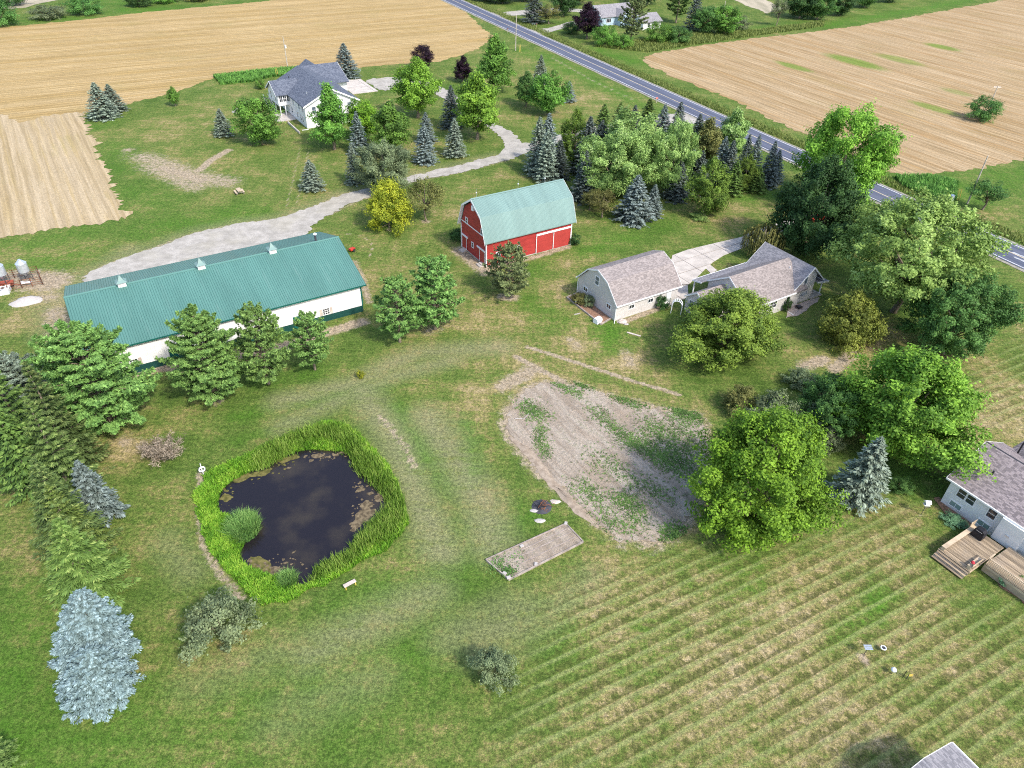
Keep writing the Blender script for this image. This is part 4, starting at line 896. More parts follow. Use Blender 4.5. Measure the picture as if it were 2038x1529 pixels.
# outside stair at the left
mb = MB()
for i in range(12): mb.box(wx(46.3), wx(47.5), wy(196.2)-.62*i*.9, wy(196.2)-.62*i*.9+.5, 2.5-.2*i, 2.56-.2*i)
stair = mb.build('stair', 'wood_grey', Wh)
for x in (46.3, 47.5): MB().beam((wx(x), wy(196.5), 3.4), (wx(x), wy(190.0), 1.1), .07, .12).beam((wx(x), wy(196.5), 2.5), (wx(x), wy(190.0), .2), .07, .2).build('stair_rail', 'white_paint', stair)
bx(Wh, 'patio', 'concrete', (wx(45.5), wx(50.4), wy(183.5), wy(190.0), 0, .12))
for y, z in ((177.2,3.4),(180.0,3.4),(184.5,3.4),(178.0,.9),(179.5,.9),(182.0,.9),(186.3,.9)): win(Wh, 0, wy(y), z, .8, 1.4, R9, 1, 2, 'glass_blue')
for x, z in ((2.2,3.4),(5.2,3.4),(8.4,3.4),(11.2,3.4),(3.2,.9),(9.5,.9)): win(Wh, x, 0, z, .95, 1.45, 0, 1, 2, 'glass_blue')
# garage wing and rear gable
MB().prism([(wy(193.6),0),(wy(206.8),0),(wy(206.8),5.2),(wy(200.6),7.9),(wy(193.6),5.2)], wx(63.9), wx(68.0)).build('wall', 'siding_white', Wh)
pg = [(wy(192.6),5.05),(wy(200.6),8.2),(wy(207.4),5.05)]
MB().roof(pg, wx(57.3), wx(68.4), .18).build('roof', 'shingle_blue', Wh); rake(pg, wx(68.4), Wh, h=.3)
pb = tp([(wx(58.6),5.2),(wx(62.4),7.9),(wx(66.2),5.2)])
turned(MB().prism(tp([(wx(59.0),0),(wx(65.8),0),(wx(65.8),5.2),(wx(62.4),7.6),(wx(59.0),5.2)]), wy(200.6), wy(208.2)).build('wall', 'siding_white', Wh))
turned(MB().roof(pb, wy(200.4), wy(208.8), .18).build('roof', 'shingle_blue', Wh))
bx(Wh, 'overhead_door', 'white_plastic', (wx(68.0), wx(68.06), wy(195.5), wy(200.3), .1, 2.4))
MB().tube([(wx(53.4),wy(195.6),6.2),(wx(53.4),wy(195.6),7.35)], [.1,.1], 8).build('vent_pipe', 'black_metal', Wh)
MB().tube([(wx(53.0),wy(180.5),6.2),(wx(53.0),wy(180.5),7.1)], [.1,.1], 8).build('vent_pipe', 'galv', Wh)
bx(Wh, 'retaining_wall', 'concrete', (-3.0, -2.75, wy(172.5), wy(181.5), 0, .5)); bx(Wh, 'downspout_extension', 'white_paint', (-1.6, 0, -.9, -.75, .02, .14))

# ------------------------------------------------------------------ neighbour's house at the right edge
g0 = np.array([47.25, 55.75]); NA = float(g0 @ AX); NBb = float(g0 @ BX)
Nh = building('ranch_house', 'white raised ranch house with mottled brown shingles at the right edge', NA+.35, NBb, 'house')
LN = 24.0                                   # runs towards -b
turned(MB().prism(tp([(0,0),(10.1,0),(10.1,3.7),(5.05,6.1),(0,3.7)]), -LN, -.3).build('wall', 'siding_white', Nh))
pn_ = tp([(-.45,3.62),(5.05,6.3),(10.5,3.62)])
turned(MB().roof(pn_, -LN-.3, .15, .16).build('roof', 'shingle_brown', Nh)); rake(pn_, .16, Nh, True)
turned(MB().prism(tp([(4.93,6.24),(5.17,6.24),(5.05,6.34)]), -LN-.3, .15).build('ridge_cap', 'dark_grey', Nh))
bx(Nh, 'gutter', 'trim_white', (-.58, -.455, -LN, .15, 3.44, 3.62))
for y, w in ((-1.75,.85),(-2.75,.85),(-5.05,.85),(-10.1,1.0)): win(Nh, 0, y, 1.95, w, 1.15, R9, 1, 2, 'glass')
for y in (-1.75, -4.9): win(Nh, 0, y, .45, 1.2, .62, R9, 2, 1, 'glass_green')
bx(Nh, 'bay_wall', 'siding_white', (-.75, 0, -8.6, -6.2, .5, 3.45)); bx(Nh, 'bay_vent', 'galv', (-.82, -.75, -7.6, -7.2, 1.7, 1.95))
MB().tube([(2.3,-2.6,4.5),(2.3,-2.6,5.5)], [.09,.09], 8).build('vent_pipe', 'black_metal', Nh)
# front cross gable beyond the ridge
MB().prism([(-7.2,0),(-1.2,0),(-1.2,3.7),(-4.2,5.5),(-7.2,3.7)], 9.0, 14.0).build('wall', 'siding_white', Nh)
MB().roof([(-7.6,3.62),(-4.2,5.65),(-.8,3.62)], 6.3, 14.4, .15).build('roof', 'shingle_brown', Nh)
MB().tube([(9.0,-1.9,4.4),(9.0,-1.9,5.9),(9.15,-1.9,6.15)], [.09,.09,.09], 8).build('flue', 'black_metal', Nh)

# ------------------------------------------------------------------ roof corner at the bottom right edge
Ch = thing('neighbour_house', 'house corner with grey shingle roof cut off by the bottom right edge', 'house', G(1894,1479,3.1), YAW-.06)
turned(MB().prism(tp([(-7.5,0),(-.4,0),(-.4,2.95),(-3.9,4.3),(-7.5,2.95)]), -9, -.4).build('wall', 'siding_white', Ch))
turned(MB().roof(tp([(-8.0,3.0),(-3.95,4.45),(0,3.1)]), -9.4, 0, .15).build('roof', 'shingle_grey', Ch)); rake(tp([(-8.0,3.0),(-3.95,4.45),(0,3.1)]), .0, Ch, True, .18)
bx(Ch, 'gutter', 'white_plastic', (.01, .12, -9.4, 0, 2.95, 3.1))

# ------------------------------------------------------------------ blue house beyond the road
Bl = building('blue_house', 'pale blue house with grey roof half hidden by trees beyond the road', 191.6, 243.6, 'house')
MB().prism([(0,0),(11,0),(11,3.3),(5.6,6.2),(0,3.3)], 0, 17).build('wall', 'siding_blue', Bl)
pb = [(-.5,3.1),(5.6,6.5),(11.5,3.1)]; MB().roof(pb, -.5, 17.5, .2).build('roof', 'shingle_grey', Bl); rake(pb, -.55, Bl, h=.3)
turned(MB().prism(tp([(7.0,0),(12.0,0),(12.0,3.3),(9.5,5.2),(7.0,3.3)]), -3.2, 3).build('wall', 'siding_blue', Bl)); pf = tp([(6.5,3.1),(9.5,5.4),(12.5,3.1)])
turned(MB().roof(pf, -3.7, 5.0, .2).build('roof', 'shingle_grey', Bl)); rake(pf, -3.75, Bl, True, .3)
win(Bl, 9.5, -3.2, 1.0, 1.3, 1.7, 0, 2, 2); win(Bl, 3.4, 0, 1.1, 2.2, 1.3, 0, 3, 1); win(Bl, 0, 5.5, 1.2, 1.0, 1.5, R9, 1, 2, 'glass_blue')
MB().prism([(-13,0),(-5,0),(-5,2.9),(-9,5.0),(-13,2.9)], 10, 19).build('wing_wall', 'siding_white', Bl); pw2 = [(-13.5,2.75),(-9,5.2),(-4.5,2.75)]
MB().roof(pw2, 9.5, 19.5, .2).build('roof', 'shingle_grey', Bl); rake(pw2, 9.45, Bl, h=.3)
win(Bl, 10, -8.5, 1.1, 1.0, 1.3, R9, 1, 2); win(Bl, 13, -13, 1.0, 1.2, 1.3, 0, 2, 1); win(Bl, 16.5, -13, 1.0, 1.2, 1.3, 0, 2, 1)
# ------------------------------------------------------------------ trees: one template per growth form, copied and scaled
def unit(v): return v / np.maximum(np.linalg.norm(v, axis=-1, keepdims=True), 1e-9)
def leaves(C, Nn, T, L, Wd):
    """rhombic leaf faces: centre, normal, long axis, half length, half width"""
    T = unit(T - Nn*np.sum(T*Nn, 1, keepdims=True)); S = np.cross(Nn, T)
    V = np.stack([C - T*L[:,None], C + S*Wd[:,None], C + T*L[:,None], C - S*Wd[:,None]], 1).reshape(-1, 3)
    return V, np.arange(len(V)).reshape(-1, 4)
TPL = {}
def store(key, crownV, crownF, tint, trunk, H, R, mat):
    me = np_obj('crown', crownV, crownF, mat, face_attr=tint); tr = trunk.build('trunk', 'bark', smooth=True)
    TPL[key] = (me.data, tr.data, H, R); bpy.data.objects.remove(me); bpy.data.objects.remove(tr)
PROF = {
    'round':  lambda u: np.sqrt(np.clip(1-(2*u-1)**2, 0, 1))**.85,
    'oval':   lambda u: np.sin(np.pi*np.clip(u,0,1)**.75)**.75,
    'pyr':    lambda u: np.clip(np.minimum(u/.14, 1), 0, 1)**.6*(1-u)**.62,
    'spread': lambda u: np.clip(np.minimum(u/.35, 1), 0, 1)**.8*np.clip(1-((u-.35)/.65).clip(0)**2.2, 0, 1)**.6,
    'egg':    lambda u: (.5+.5*np.clip(u/.32,0,1)**.7)*np.clip(1-(np.clip((u-.32)/.68,0,1))**1.7, 0, 1)**.8,
    'dome':   lambda u: np.clip(1-u**2.2, 0, 1)**.6*(.8+.2*np.clip(u/.2,0,1)),
}
def decid(key, seed, H, R, hb, prof, ncl, rcl, nleaf, ls, mat, up=.35, gap=0.0, limbs=9, droop=0.0):
    ls *= .72; nleaf = int(nleaf*1.75); ncl = int(ncl*1.15); rcl *= .92
    r = np.random.default_rng(seed); f = PROF[prof]
    u = r.beta(1.15, 1.05, ncl*3); keep = r.random(len(u)) < np.clip(f(u)+.12, 0, 1); u = u[keep][:ncl]; n = len(u)
    th = np.arange(n)*2.399963 + r.normal(0, .5, n); rad = np.sqrt(r.uniform(.12, 1, n)); rad = np.where(r.random(n) < .72, r.uniform(.74, .98, n), rad)
    lob = 1 + .13*np.sin(2*th + r.uniform(0,6)) + .15*np.sin(3*th + 6*u + r.uniform(0,6)) + .10*np.sin(7*u*3 + th + r.uniform(0,6))
    rr = np.clip(R*f(u)*lob - rcl*.55, 0.02, None)*rad
    Cc = np.stack([rr*np.cos(th), rr*np.sin(th), hb + (H-hb-rcl*.4)*u], 1)
    cs = rcl*r.uniform(.45, 1.4, n)
    k = np.maximum(6, (nleaf*(cs/rcl)**2).astype(int)); idx = np.repeat(np.arange(n), k); m = len(idx)
    d = unit(r.normal(size=(m,3)) + np.array([0,0,up]))
    rho = r.uniform(.45, 1.05, m)**.6
    out = unit(Cc[idx] - np.array([0,0,hb+(H-hb)*.4]))
    rho = np.where(r.random(m) < .16, rho*r.uniform(1.0,1.7,m), rho)            # stray shoots break the outline
    axc = unit(out + np.array([0,0,.55]) + .7*unit(r.normal(size=(n,3)))[idx])     # each bough is drawn out along its own axis
    off = d*(cs[idx]*rho)[:,None]*np.array([1,1,.8]); al_ = np.sum(off*axc, 1, keepdims=True); off = off*.78 + axc*al_*.85
    C = Cc[idx] + off
    if droop: C[:,2] -= droop*np.hypot(C[:,0], C[:,1])**1.5/R
    Nn = unit(d*.6 + out*.45 + np.array([0,0,.35]) + r.normal(0, .60, (m,3)))
    T = r.normal(size=(m,3)); L = ls*r.uniform(.6,1.35,m); W_ = L*r.uniform(.5,.8,m)
    V, F_ = leaves(C, Nn, T, L, W_)
    ct = r.random(n); tint = np.clip(.55*ct[idx] + .45*r.random(m), 0, 1)
    tk = MB(); tr = max(.07, .022*H)
    tk.tube([(0,0,-.25),(0,0,.25),(tr*.6*r.normal(),tr*.6*r.normal(),hb*.8),(0,0,hb+(H-hb)*.45),(0,0,hb+(H-hb)*.8)], [tr*1.45,tr*1.1,tr*.85,tr*.5,tr*.12], 8)
    for i in r.permutation(n)[:limbs]:
        e = Cc[i]; s_ = np.array([0,0, hb*.75 + (e[2]-hb*.75)*r.uniform(.15,.45)]); mid = (s_+e)/2 + np.array([0,0,.06*np.linalg.norm(e-s_)])
        tk.tube([s_, mid, e], [tr*.42, tr*.28, tr*.07], 5)
    store(key, V, F_, tint, tk, H, R, mat)
def spruce(key, seed, H, R, mat, lev=26, per=9, sprays=26, sl=.34, sw=.12, stiff=.1, bare=.04, dense=1.0, pw=.9, upt=.15):
    r = np.random.default_rng(seed); C=[]; Nn=[]; T=[]; L=[]; W_=[]; ti=[]; tk = MB(); tr = .018*H
    tk.tube([(0,0,-.2),(0,0,H*.02),(0,0,H*.5),(0,0,H*.97)], [tr*1.4,tr,tr*.55,tr*.1], 8)
    for l in range(lev):
        t_ = bare + (1-bare)*(l/(lev-1))**.92; z0 = H*t_; Lb = R*((1-t_)**pw*.97 + .035)
        nb = max(4, int(per*(0.55+.6*(1-t_))))
        for b in range(nb):
            az = 2*np.pi*(b + r.random()*.7)/nb + l*1.7; Lbb = Lb*r.uniform(.78,1.1); sl0 = -.34 + .85*t_**1.2 + stiff + r.normal(0,.06)
            hd = np.array([np.cos(az), np.sin(az), 0]); sd_ = np.array([-np.sin(az), np.cos(az), 0])
            k = max(5, int(sprays*(.25 + .75*Lbb/R)*dense)); s_ = r.uniform(.12,1.02,k)**.75
            sag = upt*(s_**2)*Lbb
            ctr = hd*(s_*Lbb)[:,None] + np.array([0,0,1])*(z0 + sl0*s_*Lbb + sag)[:,None]
            side = r.choice([-1,1], k); wspan = (.30*Lbb*(1-s_)**.7 + .05*Lbb)*r.uniform(.0,1,k)
            ctr = ctr + sd_*(side*wspan)[:,None] + np.array([0,0,-1])*(wspan*.25 + r.uniform(0,.10,k))[:,None]
            ang = side*np.clip(r.normal(.75,.3,k),.1,1.3)*np.clip(wspan/(.12*Lbb+1e-6),.2,1)
            dirv = hd*np.cos(ang)[:,None] + sd_*np.sin(ang)[:,None] + np.array([0,0,1])*(sl0*.6 + .1 + r.normal(0,.16,k))[:,None]
            C.append(ctr); T.append(unit(dirv)); Nn.append(unit(np.array([0,0,1]) + hd*.35 + r.normal(0,.35,(k,3)))); sc_ = .7 + .5*r.random(k)
            L.append(sl*sc_); W_.append(sw*sc_); ti.append(np.clip(.05 + .6*s_**1.5*r.uniform(.4,1.2,k) + .35*r.random(k), 0, 1))  # tint rises outward: paler needle tips, inner crown shade put into the colour
            if l % 3 == 0 and b % 2 == 0: tk.tube([(0,0,z0), tuple(hd*Lbb*.9 + np.array([0,0,z0+sl0*Lbb*.9]))], [tr*.22, tr*.05], 4, cap=False)
    V, F_ = leaves(np.concatenate(C), np.concatenate(Nn), np.concatenate(T), np.concatenate(L), np.concatenate(W_))
    store(key, V, F_, np.concatenate(ti), tk, H, R, mat)
def pine(key, seed, H, R, mat, lev=12, per=6, tufts=22, nl=9, sl=.26, bare=.16, pw=.62):
    r = np.random.default_rng(seed); C=[]; Nn=[]; T=[]; L=[]; W_=[]; ti=[]; tk = MB(); tr = .02*H
    tk.tube([(0,0,-.2),(0,0,.3),(.05,0,H*.5),(0,0,H*.95)], [tr*1.35,tr,tr*.6,tr*.1], 8)
    for l in range(lev):
        t_ = bare + (1-bare)*(l/(lev-.3)); z0 = H*t_; Lb = R*(min(1, .62 + (t_-bare)*1.6))*(1 - ((t_-bare)/(1-bare))**1.7)**pw + .18
        nb = max(4, per + r.integers(-1,2))
        for b in range(nb):
            az = 2*np.pi*(b + r.random()*.8)/nb + l*1.1; Lbb = Lb*r.uniform(.6,1.12); sl0 = .02 + .75*t_**1.5 + r.normal(0,.08)
            hd = np.array([np.cos(az), np.sin(az), 0]); sd_ = np.array([-np.sin(az), np.cos(az), 0]); up_ = np.array([0,0,1.])
            k = max(6, int(tufts*(.3+.7*Lbb/R))); s_ = r.uniform(.22,1.0,k)**.7; sw_ = r.uniform(-1,1,k)*(.36*Lbb*(1.1-s_)+.06)
            ctr = hd*(s_*Lbb)[:,None] + sd_*sw_[:,None] + up_*(z0 + sl0*s_*Lbb + .12*Lbb*s_**2 + r.normal(0,.07,k))[:,None]
            tk.tube([(0,0,z0), tuple(hd*Lbb*.85 + up_*(z0+sl0*Lbb*.85+.08*Lbb))], [tr*.3, tr*.06], 4, cap=False)
            ct = r.random(k); i_ = np.repeat(np.arange(k), nl); m = len(i_)
            dv = unit(up_*.75 + hd*.55 + r.normal(0,.6,(m,3))); ll = sl*r.uniform(.7,1.2,m)
            C.append(ctr[i_] + dv*(ll*.8)[:,None]); T.append(dv); Nn.append(unit(r.normal(0,.5,(m,3)) + hd*.3 + up_*.8)); L.append(ll); W_.append(ll*.36); ti.append(np.clip(.5*ct[i_]+.5*r.random(m),0,1))
    V, F_ = leaves(np.concatenate(C), np.concatenate(Nn), np.concatenate(T), np.concatenate(L), np.concatenate(W_))
    store(key, V, F_, np.concatenate(ti), tk, H, R, mat)
def weeping(key, seed, H, R, mat, n=260):
    r = np.random.default_rng(seed); C=[]; T=[]; tk = MB(); tk.tube([(0,0,-.2),(0,0,H*.4),(.1,0,H*.85)], [.22,.16,.05], 8)
    for i in range(n):
        az = r.uniform(0,2*np.pi); q = r.uniform(.15,1)**.6*R; top = H*(1-.35*(q/R)**2)*r.uniform(.9,1.02); ln = top*r.uniform(.45,.85); k = int(ln/.12)
        z_ = top - np.linspace(0,1,k)*ln; ox = np.cumsum(r.normal(0,.02,k)); C.append(np.stack([q*np.cos(az)+ox, q*np.sin(az)+ox*.5, z_],1)); T.append(np.tile([0.05,0.05,-1.],(k,1)) + r.normal(0,.2,(k,3)))
    C = np.concatenate(C); T = unit(np.concatenate(T)); m = len(C); hd = unit(C*np.array([1,1,0])+1e-6); Nn = unit(hd + r.normal(0,.5,(m,3)) + np.array([0,0,.3])); L = .17*r.uniform(.7,1.3,m)
    V, F_ = leaves(C, Nn, T, L, L*.42); store(key, V, F_, r.random(m), tk, H, R, mat)
def twiggy(key, seed, H, R, mat):
    r = np.random.default_rng(seed); C=[]; T=[]; L=[]; tk = MB()
    for i in range(26):
        az = r.uniform(0,2*np.pi); el = r.uniform(.25,1.2); e = np.array([np.cos(az)*np.cos(el)*R, np.sin(az)*np.cos(el)*R, max(.4,np.sin(el)*H)])*r.uniform(.7,1); m_ = e*.5 + np.array([0,0,.25])
        tk.tube([(0,0,0), m_, e], [.06,.04,.012], 5, cap=False)
        for s_ in np.linspace(.25,1,40):
            p0 = m_*2*s_*(1-s_) + e*s_**2; dv = unit(e/np.linalg.norm(e)*.5 + r.normal(0,.8,3)); C.append(p0 + dv*.3*r.random()); T.append(dv); L.append(r.uniform(.12,.4))
            for _ in range(2): C.append(C[-1] + unit(r.normal(size=3))*.25); T.append(unit(dv + r.normal(0,.7,3))); L.append(r.uniform(.1,.28))
    C=np.array(C); T=unit(np.array(T)); L=np.array(L); V, F_ = leaves(C, unit(r.normal(size=C.shape)), T, L, np.full(len(L), .022)); store(key, V, F_, r.random(len(C)), tk, H, R, mat)

# medium trees, 9-10 m
decid('roundA', 11, 9.0, 3.6, 1.3, 'round', 70, 1.0, 130, .19, 'leaf_green'); decid('roundB', 12, 9.0, 3.6, 1.2, 'round', 80, .95, 120, .19, 'leaf_green')
decid('ovalA', 13, 10.0, 3.1, 1.6, 'oval', 75, .9, 125, .19, 'leaf_green'); decid('ovalB', 14, 10.0, 3.1, 1.5, 'oval', 85, .85, 110, .19, 'leaf_green')
decid('pyrA', 15, 10.5, 3.4, 1.7, 'pyr', 90, .8, 90, .19, 'leaf_green'); decid('pyrB', 16, 10.5, 3.4, 1.5, 'pyr', 100, .75, 90, .19, 'leaf_green')
decid('domeA', 17, 7.0, 4.2, .5, 'dome', 90, .95, 130, .18, 'leaf_green'); decid('domeB', 18, 6.5, 4.0, .4, 'dome', 110, .85, 110, .17, 'leaf_green')
decid('looseA', 19, 7.0, 2.8, 1.8, 'spread', 34, .75, 80, .15, 'leaf_drab', limbs=16); decid('looseB', 20, 7.0, 2.8, 1.5, 'spread', 40, .7, 80, .15, 'leaf_drab', limbs=16)
# large near trees
decid('bigA', 21, 12.0, 6.2, 1.0, 'egg', 230, 1.0, 130, .19, 'leaf_green', limbs=18); decid('bigB', 22, 12.5, 6.2, 1.3, 'round', 210, 1.05, 140, .19, 'leaf_green', limbs=16)
decid('bigC', 23, 15.0, 8.0, 2.6, 'spread', 280, 1.0, 120, .20, 'leaf_bright', limbs=30); decid('bigD', 24, 11.0, 5.6, .9, 'round', 260, .8, 110, .17, 'leaf_deep', limbs=12)
decid('maple', 25, 13.0, 6.4, .4, 'egg', 300, .95, 120, .17, 'leaf_limey', limbs=16); decid('arbor', 26, 9.0, 3.0, .3, 'oval', 150, .6, 90, .13, 'needle_arbor', up=.8)
decid('shrubA', 27, 3.5, 2.2, .15, 'dome', 60, .55, 90, .11, 'leaf_silver', limbs=10); decid('shrubB', 28, 3.5, 2.2, .15, 'round', 70, .5, 80, .10, 'leaf_green', limbs=10)
decid('ball', 29, 1.2, .75, .05, 'round', 40, .22, 60, .055, 'leaf_green', limbs=4)
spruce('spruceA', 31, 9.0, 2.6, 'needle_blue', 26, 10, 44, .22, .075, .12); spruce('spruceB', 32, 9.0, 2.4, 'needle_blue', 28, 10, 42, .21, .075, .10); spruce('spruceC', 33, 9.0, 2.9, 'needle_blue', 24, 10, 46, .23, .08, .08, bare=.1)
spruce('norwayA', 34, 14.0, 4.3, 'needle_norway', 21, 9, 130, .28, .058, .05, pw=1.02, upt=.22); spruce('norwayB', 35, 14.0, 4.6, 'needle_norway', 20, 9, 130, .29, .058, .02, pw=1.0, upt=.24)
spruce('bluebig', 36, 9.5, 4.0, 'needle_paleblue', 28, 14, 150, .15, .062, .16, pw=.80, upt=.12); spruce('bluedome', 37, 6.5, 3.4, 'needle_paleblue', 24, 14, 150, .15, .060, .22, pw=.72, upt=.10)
pine('pineA', 41, 9.5, 3.6, 'needle_pine', 14, 7, 44, 8, .18); pine('pineB', 42, 9.5, 3.6, 'needle_pine', 13, 6, 44, 8, .18, bare=.2); pine('pineBig', 43, 14.0, 6.0, 'needle_pine', 17, 8, 95, 8, .21, bare=.08, pw=.6); pine('pineC', 44, 8.0, 3.8, 'needle_scotch', 12, 7, 38, 8, .16, bare=.17, pw=.9)
weeping('weep', 51, 4.2, 2.6, 'leaf_drab'); twiggy('twiggy', 52, 2.2, 2.6, 'twig_dead')

TR = random.Random(77)
def tree(kind, name, label, base, top=None, w=None, mat=None, H=None, R=None, cat='tree', group=None, z=0.0, apex=False):
    cm, tm, H0, R0 = TPL[kind]; g = G(*base, H) if apex else G(*base)
    if H is None: H = height_at(base[0], base[1], top)
    if R is None: R = span_at(base[0], base[1], w, H*.4)/2*(1.36 if kind.startswith('spruce') else 1.06)
    e = thing(name, label, cat, g, TR.uniform(0, 6.28), z, group)
    for nm, me in (('trunk', tm), ('crown', cm)):
        o = bpy.data.objects.new(nm, me); COL.objects.link(o); o.parent = e; o.scale = (R/R0, R/R0, H/H0)
        if nm == 'crown' and mat: o.material_slots[0].link = 'OBJECT'; o.material_slots[0].material = MAT[mat]
    return e
SP, DT = 'spruce_tree', 'deciduous_tree'
T_ = tree
# --- around the white house
gw = 'trees around the white house'
T_('spruceA',SP,'left one of the two blue spruces at the corner of the stubble',(207,234),164,54,'needle_greyblue',group=gw)
T_('spruceB',SP,'right one of the two blue spruces at the corner of the stubble',(229,220),167,44,'needle_greyblue',group=gw)
T_('ovalA','sapling_tree','small lone sapling on a thin trunk at the field edge',(350,211),173,20,'leaf_green',group=gw)
T_('spruceC',SP,'small blue spruce standing alone on the lawn left of the white house',(447,270),216,38,'needle_greyblue',group=gw)
T_('roundA',DT,'dense round green tree in front of the sunroom of the white house',(522,287),197,78,'leaf_green',group=gw)
T_('spruceC',SP,'small grey-blue spruce alone above the gravel drive',(623,377),318,46,'needle_greyblue',group=gw)
T_('pyrA',DT,'dark green pyramidal tree against the gable of the white house',(666,297),166,82,'leaf_green',group=gw)
T_('roundB',DT,'yellow-green rounded tree just right of the white house gable',(724,278),200,60,'leaf_limey',group=gw)
T_('spruceB',SP,'slim dark blue spruce right of the white house gable tree',(716,304),222,40,'needle_blue',group=gw)
T_('ovalB',DT,'soft green oval tree behind the round tree by the drive',(781,312),203,76,'leaf_green',group=gw)
T_('spruceB',SP,'narrow grey-blue spruce left of the round tree by the drive',(706,363),287,33,'needle_greyblue',group=gw)
T_('bigB',DT,'broad dark green tree with pale tips beside the drive bend',(767,383),285,100,'leaf_silver',group=gw)
T_('domeA',DT,'yellow-green maple at the drive bend in front of the dark round tree',(775,452),364,95,'leaf_yellow',group=gw)
T_('looseA',DT,'drab thin-leaved tree on a bare trunk left of the red barn',(848,440),354,66,'leaf_drab',group=gw)
T_('ovalA',DT,'tall bright green oval tree by the upper drive',(832,234),119,80,'leaf_bright',group=gw)
T_('roundA','purple_tree','round purple-leaved tree behind the tall oval tree',(843,137),91,42,'leaf_purple',group=gw)
T_('pyrB','purple_tree','small pyramidal purple-leaved tree near the field',(921,162),109,38,'leaf_purple',group=gw)
T_('pyrB',DT,'tall dark green tree at the corner of the golden stubble',(985,182),66,78,'leaf_green',group=gw)
T_('ovalB',DT,'tall bright green tree beside the drive loop',(950,277),143,90,'leaf_bright',group=gw)
T_('spruceA',SP,'dark blue spruce left of the bright tree at the drive loop',(899,252),170,44,'needle_dusk',group=gw)
T_('spruceB',SP,'blue spruce half hidden behind a paler spruce inside the loop',(849,281),224,36,'needle_blue',group=gw)
T_('spruceA',SP,'pale blue spruce inside the drive loop, front left',(847,323),248,44,'needle_blue',group=gw)
T_('spruceC',SP,'pale green-blue spruce inside the drive loop, front right',(906,311),235,44,'needle_greyblue',group=gw)
T_('spruceA',SP,'blue spruce standing behind the white house roof',(690,152),86,50,'needle_blue',group=gw)
T_('spruceB',SP,'slender pale spruce behind two green trees near the road',(1075,165),109,30,'needle_greyblue',group=gw)
T_('ovalA',DT,'smaller dark green tree left of a broader one near the road',(1047,211),144,42,'leaf_deep',group=gw)
T_('roundB',DT,'broad green tree in front of the slender spruce near the road',(1090,228),146,66,'leaf_green',group=gw)
T_('spruceC',SP,'little blue spruce on the lawn nearest the road',(1131,202),161,30,'needle_blue',group=gw)
T_('ball','shrub','small round shrub at the foot of the sunroom stair',(520,176),None,None,'leaf_green',H=2.6,R=1.5,cat='shrub',group=gw)
# --- windbreak between barn and road
gb = 'windbreak trees between the barn and the road'
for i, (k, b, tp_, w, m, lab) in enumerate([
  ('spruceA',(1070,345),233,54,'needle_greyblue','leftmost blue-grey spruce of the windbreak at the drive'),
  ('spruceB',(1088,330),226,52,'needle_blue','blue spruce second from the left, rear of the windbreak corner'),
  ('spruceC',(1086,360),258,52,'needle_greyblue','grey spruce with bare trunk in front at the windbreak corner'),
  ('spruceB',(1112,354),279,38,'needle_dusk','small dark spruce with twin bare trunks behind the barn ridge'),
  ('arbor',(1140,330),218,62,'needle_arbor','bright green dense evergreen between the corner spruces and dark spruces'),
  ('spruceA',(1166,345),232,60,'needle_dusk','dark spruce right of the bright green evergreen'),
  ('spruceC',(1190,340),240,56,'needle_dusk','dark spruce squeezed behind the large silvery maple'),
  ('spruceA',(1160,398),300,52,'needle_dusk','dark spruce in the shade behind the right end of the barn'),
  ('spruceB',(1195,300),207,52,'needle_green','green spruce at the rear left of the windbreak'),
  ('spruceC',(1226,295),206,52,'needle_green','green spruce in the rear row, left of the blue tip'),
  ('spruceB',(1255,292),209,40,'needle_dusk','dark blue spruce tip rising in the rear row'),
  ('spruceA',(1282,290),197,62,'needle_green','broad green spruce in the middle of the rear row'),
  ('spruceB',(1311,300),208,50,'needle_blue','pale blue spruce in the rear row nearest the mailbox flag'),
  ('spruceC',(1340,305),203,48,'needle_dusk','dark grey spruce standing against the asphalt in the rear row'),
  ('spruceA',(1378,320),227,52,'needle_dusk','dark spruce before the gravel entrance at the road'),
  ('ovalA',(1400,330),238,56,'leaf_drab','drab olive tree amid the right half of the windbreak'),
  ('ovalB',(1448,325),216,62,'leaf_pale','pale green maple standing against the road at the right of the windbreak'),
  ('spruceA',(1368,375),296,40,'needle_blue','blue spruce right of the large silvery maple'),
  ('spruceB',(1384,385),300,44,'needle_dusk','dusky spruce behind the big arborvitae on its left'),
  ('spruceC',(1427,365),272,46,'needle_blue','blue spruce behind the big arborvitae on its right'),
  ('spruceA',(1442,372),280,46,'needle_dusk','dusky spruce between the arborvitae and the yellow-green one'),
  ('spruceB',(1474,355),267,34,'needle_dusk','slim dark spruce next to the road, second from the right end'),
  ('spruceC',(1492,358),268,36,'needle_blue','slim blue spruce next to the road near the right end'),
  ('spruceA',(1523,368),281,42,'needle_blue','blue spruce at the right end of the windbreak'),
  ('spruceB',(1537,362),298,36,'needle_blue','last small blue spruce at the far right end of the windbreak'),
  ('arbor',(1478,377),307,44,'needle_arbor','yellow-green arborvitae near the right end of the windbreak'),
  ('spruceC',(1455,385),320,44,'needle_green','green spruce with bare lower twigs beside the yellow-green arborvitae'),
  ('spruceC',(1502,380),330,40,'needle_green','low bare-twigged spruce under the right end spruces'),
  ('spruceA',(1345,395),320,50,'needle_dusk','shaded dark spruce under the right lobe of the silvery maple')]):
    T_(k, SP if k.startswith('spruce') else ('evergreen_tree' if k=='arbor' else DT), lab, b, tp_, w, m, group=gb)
T_('bigB','silver_maple','large silvery green maple, front crown right behind the barn',(1222,392),262,132,'leaf_pale',group=gb)
